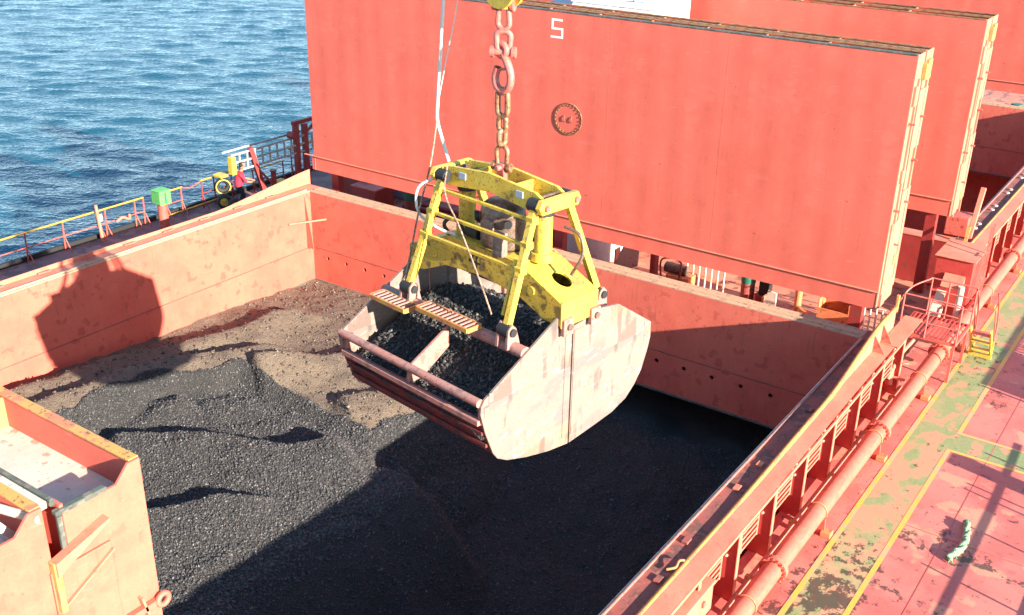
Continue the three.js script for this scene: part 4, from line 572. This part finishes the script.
  o = thing('vertical_ladder', 'narrow red ladder rails standing beyond the platform', 'ladder'); for (const z of [-29.6, -29.95]) part(o, 'stile', bar([-4.75, .02, z + .5], [-4.95, 2.7, z - .7], .05, .04), M.red); for (let k = 0; k < 7; k++) part(o, 'rung', cyl([-4.77 - k * .025, .35 + k * .33, -29.1 - .15 * k], [-4.77 - k * .025, .35 + k * .33, -29.45 - .15 * k], .015, .015, 6), M.red);
  o = thing('cover_stopper', 'red bracket at the start of the next hold coaming', 'bracket'); part(o, 'block', rbox(-6.6, -5.95, 1.55, 2.15, -33.0, -32.3, .03), M.red); part(o, 'horn', prism([[-32.35, 1.52], [-32.45, 1.52], [-33.2, 2.9], [-33.1, 2.95]], 'x', -5.95, -5.8, .01), M.edge); part(o, 'yellow_end', bar([-5.86, 1.55, -31.9], [-5.86, 2.0, -32.1], .09, .09), M.lipYellow);
  // rope end on the deck
  o = thing('rope_piece', 'short frayed pale green rope lying on the starboard deck', 'rope'); seed = 77; const pts = [[-2.52, .07, -19.6], [-2.44, .08, -19.35], [-2.42, .07, -19.1], [-2.37, .075, -18.9], [-2.40, .07, -18.65], [-2.46, .07, -18.4], [-2.5, .06, -18.22]];
  for (let s = 0; s < 3; s++) { const c = new THREE.CatmullRomCurve3(pts.map(p => V(...p))), tp = []; for (let k = 0; k <= 60; k++) { const t = k / 60, p = c.getPoint(t), a = t * 26 + s * 2.094; tp.push([p.x + .03 * Math.cos(a * .6) + rr(-.012, .012), p.y + .03 * Math.sin(a * .6) + rr(-.01, .01), p.z + rr(-.012, .012)]); } part(o, 'strand', tube(tp, .046, 7, 180), M.greenRope); }
  for (let k = 0; k < 40; k++) { const p = pts[Math.floor(rr(0, 7))]; part(o, 'frayed_yarn', tube([p, [p[0] + rr(-.04, .04), .08 + rr(0, .03), p[2] + rr(-.06, .06)], [p[0] + rr(-.08, .08), .02, p[2] + rr(-.1, .1)]], .014, 5), M.greenRope); }
  // starboard rail, its gangway and vent box: outside the picture, their shadows lie on the deck
  const rx = .25;
  o = thing('deck_railing', 'starboard railing whose shadow lies on the deck', 'railing'); part(o, 'top_rail', tube([[rx, .86, -8], [rx, .86, -20], [rx - .1, .86, -23]], .035, 8, 30), M.red); part(o, 'mid_rail', tube([[rx, .45, -8], [rx, .45, -23]], .02, 6, 12), M.red); for (const z of [-9.5, -11.8, -13.5, -15.3, -17.15, -19.0, -20.25, -20.5, -22]) part(o, 'post', cyl([rx, .004, z], [rx, 1.08, z], .025, .025, 8), M.red);
  o = thing('vent_box', 'starboard vent box whose shadow lies on the deck', 'vent'); part(o, 'body', rbox(-.1, .3, .004, 1.1, -21.5, -21.05, .03), M.red); part(o, 'cap', rbox(-.12, .32, 1.1, 1.16, -21.52, -21.03, .02), M.red);
  o = thing('gangway_ladder', 'starboard gangway ladder whose lattice shadow lies on the deck', 'gangway'); for (const y of [.55, .9, 1.33]) part(o, 'long_rail', rbox(.22, .28, y - .05, y + .05, -33, -25.2, .01), M.grey); for (let z = -25.1; z > -33; z -= .16) part(o, 'cross_bar', box(.23, .27, .5, 1.36, z - .035, z + .035), M.grey); part(o, 'kick_plate', box(.21, .29, .95, 1.3, -27.6, -25.25), M.grey);
}

// ================================================================ THE GRAB (local axes: x along its length, y up, z across its mouth)
const GP = V(-7.03, 5.51, -11.6), GR = Math.PI - 0.1637, LN = 3.05;
const grab = thing('clamshell_grab', 'yellow and pink clamshell grab full of coal hanging on the chain', 'grab'); grab.position.copy(GP); grab.rotation.y = GR;
{
  const aft = [[-.015, .62], [-.26, .86], [-.34, .84], [-1.74, .09], [-1.8, 0], [-1.81, -.1], [-1.72, -.42], [-1.57, -.80], [-1.48, -.92], [-1.29, -1.03], [-.9, -1.15], [-.45, -1.25], [-.015, -1.3]];
  const fwd = [[.015, -1.3], [.58, -1.23], [1.0, -1.17], [1.32, -1.05], [1.52, -.88], [1.67, -.68], [1.8, -.35], [1.85, -.15], [1.84, .1], [1.02, .65], [.5, .73], [.22, .64], [.015, .62]];
  for (const [poly, nm] of [[aft, 'aft_shell'], [fwd, 'forward_shell']]) {
    const s = nm === 'aft_shell' ? -1 : 1;
    const prof = s < 0 ? [[-1.78, -.24], [-1.56, -.80], [-1.47, -.90], [-1.28, -1.0], [-.03, -1.27]] : [[1.8, -.1], [1.62, -.71], [1.3, -1.06], [.57, -1.2], [.03, -1.27]];
    const inner = prof.map(([z, y]) => [z - s * .03, y + .04]).reverse();
    const sh1 = part(grab, nm, prism([...prof, ...inner], 'x', .03, LN - .03), M.bowl);
    part(sh1, 'side_plate', prism(poly, 'x', -.022, .02, .005), M.plate, 'scuffed pinkish grey side plate'); part(sh1, 'side_plate', prism(poly, 'x', LN - .02, LN + .022, .005), M.plate);
    part(sh1, 'lip_tube', cyl([0.02, .05, s * 1.79], [LN - .02, .05, s * 1.79], .062, .062, 16), M.pink);
    part(sh1, 'upper_tube', cyl([.02, .50, s * .93], [LN - .02, .50, s * .93], .09, .09, 18), M.pink);
    part(sh1, 'lip_edge', rbox(.03, LN - .03, -.30, -.22, s * 1.75, s * 1.82, .01), M.pink);
    for (const [y, z] of [[-.46, 1.715], [-.68, 1.635]]) part(sh1, 'stiffener', rbox(.04, LN - .04, y - .03, y + .03, s * (z - .03), s * (z + .02), .008), M.bowl);
    part(sh1, 'divider', prism([[s * 1.75, .02], [s * .95, .44], [s * .98, .1], [s * 1.5, -.22], [s * 1.78, -.25]], 'x', 1.5, 1.55, .006), M.pink);
    for (const x of [.02, LN - .1]) part(sh1, 'corner_web', prism([[s * 1.77, .0], [s * 1.6, .0], [s * 1.62, -.3], [s * 1.76, -.3]], 'x', x, x + .06), M.pink);
    // arm brackets on the upper tube
    for (const x of [.36, 2.42]) { const b = part(sh1, 'arm_bracket', mg(prism([[s * .80, .5], [s * 1.06, .5], [s * 1.04, .78], [s * .96, .86], [s * .88, .78]], 'x', x - .12, x - .07, .005), prism([[s * .80, .5], [s * 1.06, .5], [s * 1.04, .78], [s * .96, .86], [s * .88, .78]], 'x', x + .07, x + .12, .005)), M.pink); part(b, 'pin', cyl([x - .15, .74, s * .96], [x + .15, .74, s * .96], .06, .06, 12), M.black); }
    part(sh1, 'seam_doubler', rbox(-.032, -.02, -1.15, .55, s * .03, s * .16, .004), M.plate);
    for (const [z, y] of s < 0 ? [[-1.62, .1], [-1.7, -.1]] : [[1.7, .1], [1.72, -.1]]) part(sh1, 'corner_patch', rbox(-.03, -.02, y - .07, y + .07, z - .04, z + .04, .004), M.pink);
  }
  // lower beam
  const bp = [[-.07, .72], [-.07, 1.08], [.72, 1.42], [.85, 1.45], [2.2, 1.45], [2.33, 1.42], [LN + .07, 1.08], [LN + .07, .72], [LN - .25, .74], [2.3, .96], [1.53, 1.02], [.75, .94], [.25, .74]];
  const beam = part(grab, 'lower_beam', mg(prism(bp, 'z', -.33, -.29, .005), prism(bp, 'z', .40, .44, .005)), M.beamYellow);
  const ho = []; for (let k = 0; k < 16; k++) ho.push([0.36 + .17 * Math.cos(k / 16 * 6.283), .06 + .13 * Math.sin(k / 16 * 6.283)]);
  const slopeL = Math.hypot(.79, .34), tl = new THREE.Matrix4();
  const slope = prism([[0, -.29], [slopeL, -.29], [slopeL, .4], [0, .4]], 'y', -.03, 0, 0, [ho.map(([x, z]) => [x + .02, z])]).rotateZ(Math.atan2(.34, .79)).translate(-.07, 1.08, 0);
  part(beam, 'top_plate', mg(uvm(slope), box(.72, 2.33, 1.415, 1.447, -.288, .398), uvm(prism([[0, -.29], [slopeL, -.29], [slopeL, .4], [0, .4]], 'y', -.03, 0).rotateZ(-Math.atan2(.34, .79)).translate(2.33, 1.42, 0))), M.yellow);
  part(beam, 'end_plate', rbox(-.085, -.06, .70, 1.08, -.33, .44, .008), M.yellow); part(beam, 'end_plate', rbox(LN + .06, LN + .085, .70, 1.08, -.33, .44, .008), M.yellow);
  part(beam, 'inner_floor', box(.1, LN - .1, .96, .98, -.28, .39), M.bowl);
  for (const z of [-.22, .36]) for (const x of [-.14, LN + .06]) { const hb = part(beam, 'hinge_lug', rbox(x, x + .08, .58, .84, z - .1, z + .1, .02), M.pink); part(hb, 'hinge_pin', cyl([x - .03, .72, z], [x + .11, .72, z], .05, .05, 12), M.block); }
  part(beam, 'number_four', mg(bar([1.62, 1.36, -.336], [1.76, 1.2, -.336], .01, .03), box(1.52, 1.77, 1.18, 1.21, -.341, -.331), box(1.59, 1.62, 1.09, 1.37, -.342, -.332)), M.black, 'dark painted number 4');
  for (const x of [.5, 2.55]) part(beam, 'inspection_cap', cyl([x, 1.1, -.33], [x, 1.1, -.35], .07, .07, 16), M.yellow);
  // upper head
  const hp = [[.38, 2.22], [.5, 2.2], [1.44, 2.3], [2.3, 2.2], [2.45, 2.22], [2.47, 2.4], [2.3, 2.5], [1.44, 2.58], [.55, 2.5], [.36, 2.4]];
  const head = part(grab, 'upper_head', mg(prism(hp, 'z', -.24, -.19, .006), prism(hp, 'z', .19, .24, .006)), M.yellow);
  for (const w of [box(.55, 1.2, 2.28, 2.31, -.19, .19), box(1.7, 2.3, 2.28, 2.31, -.19, .19), box(.5, .53, 2.25, 2.45, -.19, .19), box(2.3, 2.33, 2.25, 2.45, -.19, .19)]) part(head, 'web', w, M.block);
  part(head, 'rib', mg(box(1.0, 1.04, 2.3, 2.5, -.19, .19)), M.yellow); part(head, 'rib', box(1.85, 1.89, 2.3, 2.5, -.19, .19), M.yellow);
  const lug = part(head, 'chain_lug', prism([[1.34, 2.32], [1.54, 2.32], [1.5, 2.68], [1.38, 2.68]], 'z', -.04, .04, .01), M.chainPink); part(lug, 'lug_pin', cyl([1.44, 2.62, -.12], [1.44, 2.62, .12], .04, .04, 12), M.chainPink);
  for (const x of [.34, 2.48]) { const l = part(head, 'link_plate', prism([[-.36, 2.26], [-.42, 2.36], [-.36, 2.46], [.36, 2.46], [.42, 2.36], [.36, 2.26]], 'x', x - .06, x + .06, .02), M.yellow); for (const z of [-.3, .3]) { part(l, 'pin', cyl([x - .1, 2.36, z], [x + .1, 2.36, z], .045, .045, 12), M.chainPink); } }
  for (const z of [-.245, .245]) for (const x of [.85, 2.0]) part(head, 'patch_plate', rbox(x - .07, x + .07, 2.36, 2.46, z - .012, z + .012, .006), M.greyBlue);
  // arms
  const armEnds = [];
  for (const x of [.36, 2.42]) for (const s of [-1, 1]) { const xt = x < 1 ? .48 : 2.34, p = [xt, 2.36, s * .31], q = [x, .74, s * .96]; armEnds.push([p, q]); const a = part(grab, 'arm', bar(p, q, .105, .085, V(1, 0, 0)), M.yellow); part(a, 'clevis', cyl([q[0] - .1, q[1], q[2]], [q[0] + .1, q[1], q[2]], .1, .1, 16), M.black); part(a, 'knuckle', cyl([p[0] - .09, p[1], p[2]], [p[0] + .09, p[1], p[2]], .095, .095, 16), M.black); }
  const at = (x, s, t) => { const xt = x < 1 ? .48 : 2.34; return [xt + (x - xt) * t, 2.36 - 1.62 * t, s * (.31 + .65 * t)]; };
  for (const t of [.12, .32, .52]) { const p = at(.36, -1, t), q = at(2.42, -1, t); part(grab, 'ladder_rung', bar(p, q, .05, .04), M.yellow); for (const e of [p, q]) part(grab, 'rung_block', rbox(e[0] - .07, e[0] + .07, e[1] - .06, e[1] + .06, e[2] - .06, e[2] + .07, .015), M.yellow); }
  { const p = at(.36, -1, .45), q = at(.36, -1, .9); part(grab, 'side_guard', bar([p[0] + .12, p[1], p[2]], [q[0] + .12, q[1], q[2]], .04, .05), M.yellow); }
  // hydraulic columns and motor block
  for (const x of [.62, 2.18]) { const c = part(grab, 'column', cyl([x, 1.44, 0.02], [x, 2.26, .02], .13, .13, 20), M.yellow); part(c, 'collar', cyl([x, 1.44, .02], [x, 1.56, .02], .17, .17, 20), M.yellow); part(c, 'collar', cyl([x, 2.12, .02], [x, 2.2, .02], .15, .15, 20), M.black); }
  { const prof = []; for (const [r, y] of [[.0, 1.44], [.36, 1.44], [.37, 1.5], [.37, 1.95], [.34, 2.05], [.25, 2.12], [0, 2.14]]) prof.push(new THREE.Vector2(r, y)); const mb = part(grab, 'motor_block', uvm(new THREE.LatheGeometry(prof, 26).scale(1, 1, .8).translate(1.42, 0, .02)), M.block); part(mb, 'cover_flange', cyl([1.42, 1.8, -.28], [1.42, 1.8, -.33], .12, .12, 16), M.plate); part(mb, 'port_hole', cyl([1.7, 1.88, -.2], [1.74, 1.88, -.25], .07, .07, 12), M.black); part(mb, 'port_hole', cyl([1.1, 1.9, -.2], [1.06, 1.9, -.25], .06, .06, 12), M.black); part(mb, 'bracket', rbox(1.0, 1.2, 1.46, 1.82, -.42, -.3, .02), M.plate); part(mb, 'base_motor', cyl([1.75, 1.56, -.12], [2.0, 1.56, -.12], .1, .1, 12), M.black); }
  part(grab, 'hose', tube([[.3, 2.0, .1], [.05, 1.95, .12], [-.05, 1.7, .1], [.1, 1.35, .05]], .024, 8, 24), M.block); part(grab, 'hose', tube([[2.5, 2.3, -.3], [2.75, 2.1, -.45], [2.7, 1.75, -.5], [2.35, 1.55, -.4], [2.1, 1.5, -.3]], .022, 8, 24), M.rope); part(grab, 'hose', tube([[2.0, 1.5, -.2], [2.15, 1.75, -.25], [2.35, 1.6, -.3], [2.25, 1.46, -.28]], .03, 8, 20), M.black);
  // gratings on the aft upper tube
  for (const [x0, x1, z0, z1, y] of [[2.12, 2.92, -1.3, -1.04, .56], [.86, 1.95, -1.22, -.96, .65]]) {
    const w = part(grab, 'step_grating', mg(rbox(x0, x1, y - .05, y + .02, z0 - .02, z0 + .015, .006), rbox(x0, x1, y - .03, y + .02, z1 - .015, z1 + .015, .006), box(x0 - .012, x0 + .012, y - .05, y + .02, z0, z1), box(x1 - .012, x1 + .012, y - .05, y + .02, z0, z1)), M.lipYellow);
    for (let x = x0 + .09; x < x1 - .03; x += .095) part(w, 'grating_bar', box(x - .012, x + .012, y - .02, y + .022, z0 + .015, z1 - .015), M.pink);
    for (const x of [x0 + .1, x1 - .1]) part(w, 'grating_bracket', prism([[z0, y - .05], [z1 + .05, y - .03], [z1 + .06, y - .16]], 'x', x - .015, x + .015), M.pink);
  }
  sh(grab);
}
// coal carried in the grab
{
  const f = (x, z) => { const e = Math.min(sst(.0, .25, x - .02), sst(0, .25, LN - .02 - x)); return .40 - .85 * Math.pow(Math.abs(z) / 1.75, 1.25) - .12 * (1 - e) + .16 * (fbm(x * 1.6, z * 1.6, 301, 3) - .5) - .1 * sst(.3, -.3, Math.abs(z) - .9) * 0 + .05 * (fbm(x * 8, z * 8, 303, 3) - .5); };
  const o = thing('coal_load', 'black coal filling the grab', 'coal'); o.userData.kind = 'stuff'; o.position.copy(GP); o.rotation.y = GR;
  part(o, 'coal_surface', heightGeo(.024, LN - .024, -1.74, 1.74, 70, 80, f), M.coal); seed = 55;
  lumps('coal_lumps', 9000, 'coal lumps in the grab', () => { const x = rr(.05, LN - .05), z = rr(-1.7, 1.7), s = 0.01 + .028 * Math.pow(rnd(), 2.5); return [x, f(x, z) + s * .3, z, s]; }, o);
}
// ================================================================ CHAIN, HOOK, ROPES
{
  const cx = 1.44, W = (x, y, z) => [x, y, z];
  const o = thing('lifting_chain', 'pink and rusty lifting chain with hook and shackles above the grab', 'chain'); o.position.copy(GP); o.rotation.y = GR;
  const link = (y, L, Wd, r, turn, m, dx = 0) => { const pts = [], a = Wd / 2 - r, b = L / 2 - Wd / 2; for (let k = 0; k <= 8; k++) { const t = Math.PI * k / 8; pts.push([a * Math.cos(t), b + a * Math.sin(t), 0]); } for (let k = 0; k <= 8; k++) { const t = Math.PI + Math.PI * k / 8; pts.push([a * Math.cos(t), -b + a * Math.sin(t), 0]); } const g = uvm(new THREE.TubeGeometry(new THREE.CatmullRomCurve3(pts.map(p => V(...p)), true), 44, r, 8, true).rotateY(turn).translate(cx + dx, y, 0)); return part(o, 'link', g, m); };
  const shackle = (y, L, Wd, r, turn, m, up) => { const a = Wd / 2 - r, s = up ? 1 : -1, pts = [[-a * .8, -s * L / 2, 0], [-a, -s * L * .1, 0], [-a * .95, s * L * .25, 0], [0, s * (L / 2 - r), 0], [a * .95, s * L * .25, 0], [a, -s * L * .1, 0], [a * .8, -s * L / 2, 0]]; const g = uvm(new THREE.TubeGeometry(new THREE.CatmullRomCurve3(pts.map(p => V(...p))), 40, r, 8).rotateY(turn).translate(cx, y, 0)); const p = part(o, 'shackle', g, m); const d = V(Wd * .62, 0, 0).applyAxisAngle(V(0, 1, 0), turn); part(p, 'shackle_pin', cyl([cx - d.x, y - s * L / 2, -d.z], [cx + d.x, y - s * L / 2, d.z], r * 1.25, r * 1.25, 12), m); for (const e of [-1, 1]) part(p, 'pin_head', cyl([cx + e * d.x * .75, y - s * L / 2, e * d.z * .75], [cx + e * d.x * 1.05, y - s * L / 2, e * d.z * 1.05], r * 1.9, r * 1.9, 12), m); return p; };
  shackle(2.80, .34, .24, .035, 0.2, M.steel, true);
  link(3.05, .29, .19, .04, 1.5, M.steel); link(3.25, .29, .19, .04, .3, M.steel); link(3.54, .46, .26, .043, .1, M.steel);
  const hk = part(o, 'hook', tube([[cx + .01, 4.23, 0], [cx - .07, 4.12, 0], [cx - .145, 3.95, 0], [cx - .13, 3.8, 0], [cx - .02, 3.7, 0], [cx + .1, 3.74, 0], [cx + .15, 3.87, 0], [cx + .1, 4.02, 0]].map(p => p), .055, 10, 50), M.chainPink); part(hk, 'hook_eye', uvm(new THREE.TorusGeometry(.08, .05, 10, 24).translate(cx + .02, 4.26, 0)), M.chainPink); part(hk, 'safety_latch', bar([cx - .05, 4.02, 0], [cx + .1, 3.98, 0], .03, .04), M.chainPink);
  shackle(4.4, .32, .27, .042, 1.45 - .9, M.chainPink, true); shackle(4.68, .36, .24, .04, .35, M.chainPink, false);
  const b = thing('crane_hook_block', 'yellow crane hook block at the top of the chain', 'hook block'); b.position.copy(GP); b.rotation.y = GR;
  part(b, 'cheek', cyl([cx, 5.12, -.12], [cx, 5.12, -.07], .3, .3, 24), M.yellow); part(b, 'cheek', cyl([cx, 5.12, .07], [cx, 5.12, .12], .3, .3, 24), M.yellow); part(b, 'sheave', cyl([cx, 5.12, -.06], [cx, 5.12, .06], .22, .22, 24), M.block); part(b, 'swivel', cyl([cx, 4.82, 0], [cx, 4.98, 0], .1, .12, 16), M.yellow); part(b, 'axle', cyl([cx, 5.12, -.15], [cx, 5.12, .15], .05, .05, 12), M.block);
  for (const dx of [-.2, .2]) part(b, 'hoist_wire', cyl([cx + dx, 5.12, 0], [cx + dx, 16, 0], .018, .018, 6), M.block);
  // control ropes at the left
  const G = (x, y, z) => V(x, y, z).applyAxisAngle(V(0, 1, 0), GR).add(GP).toArray();
  one('guide_rope', tube([G(2.4, 9, 0), G(2.64, 4.9, .0), G(2.70, 4.23, 0), G(2.79, 3.35, 0), G(2.81, 3.04, 0), G(2.73, 2.83, 0), G(2.56, 2.46, 0)], .026, 8, 60), M.rope, 'thick pale rope hanging down to the yellow grab head', 'rope');
  one('trailing_rope', tube([G(2.81, 3.06, 0), G(2.64, 2.45, -.3), G(2.66, 1.79, -.52), G(2.58, 1.17, -.78), G(2.5, .8, -.98)], .015, 6, 50), M.rustRope, 'brown twisted rope hanging beside the port arm of the grab', 'rope');
  one('signal_line', tube([G(1.6, 9, 0), G(2.33, 4.9, 0), G(2.6, 3.96, 0), G(2.76, 3.4, 0)], .008, 6, 40), M.rope, 'very thin line running down beside the thick pale rope', 'line');
  one('lashing_chain', tube([G(2.3, 2.5, -.27), G(2.1, 2.2, -.5), G(1.55, 1.85, -.72), G(.95, 1.35, -.93), G(.55, .95, -1.06)], .014, 6, 50), M.rustRope, 'thin rusty chain slung diagonally across the grab ladder', 'chain');
}
renderer.render(scene, camera);
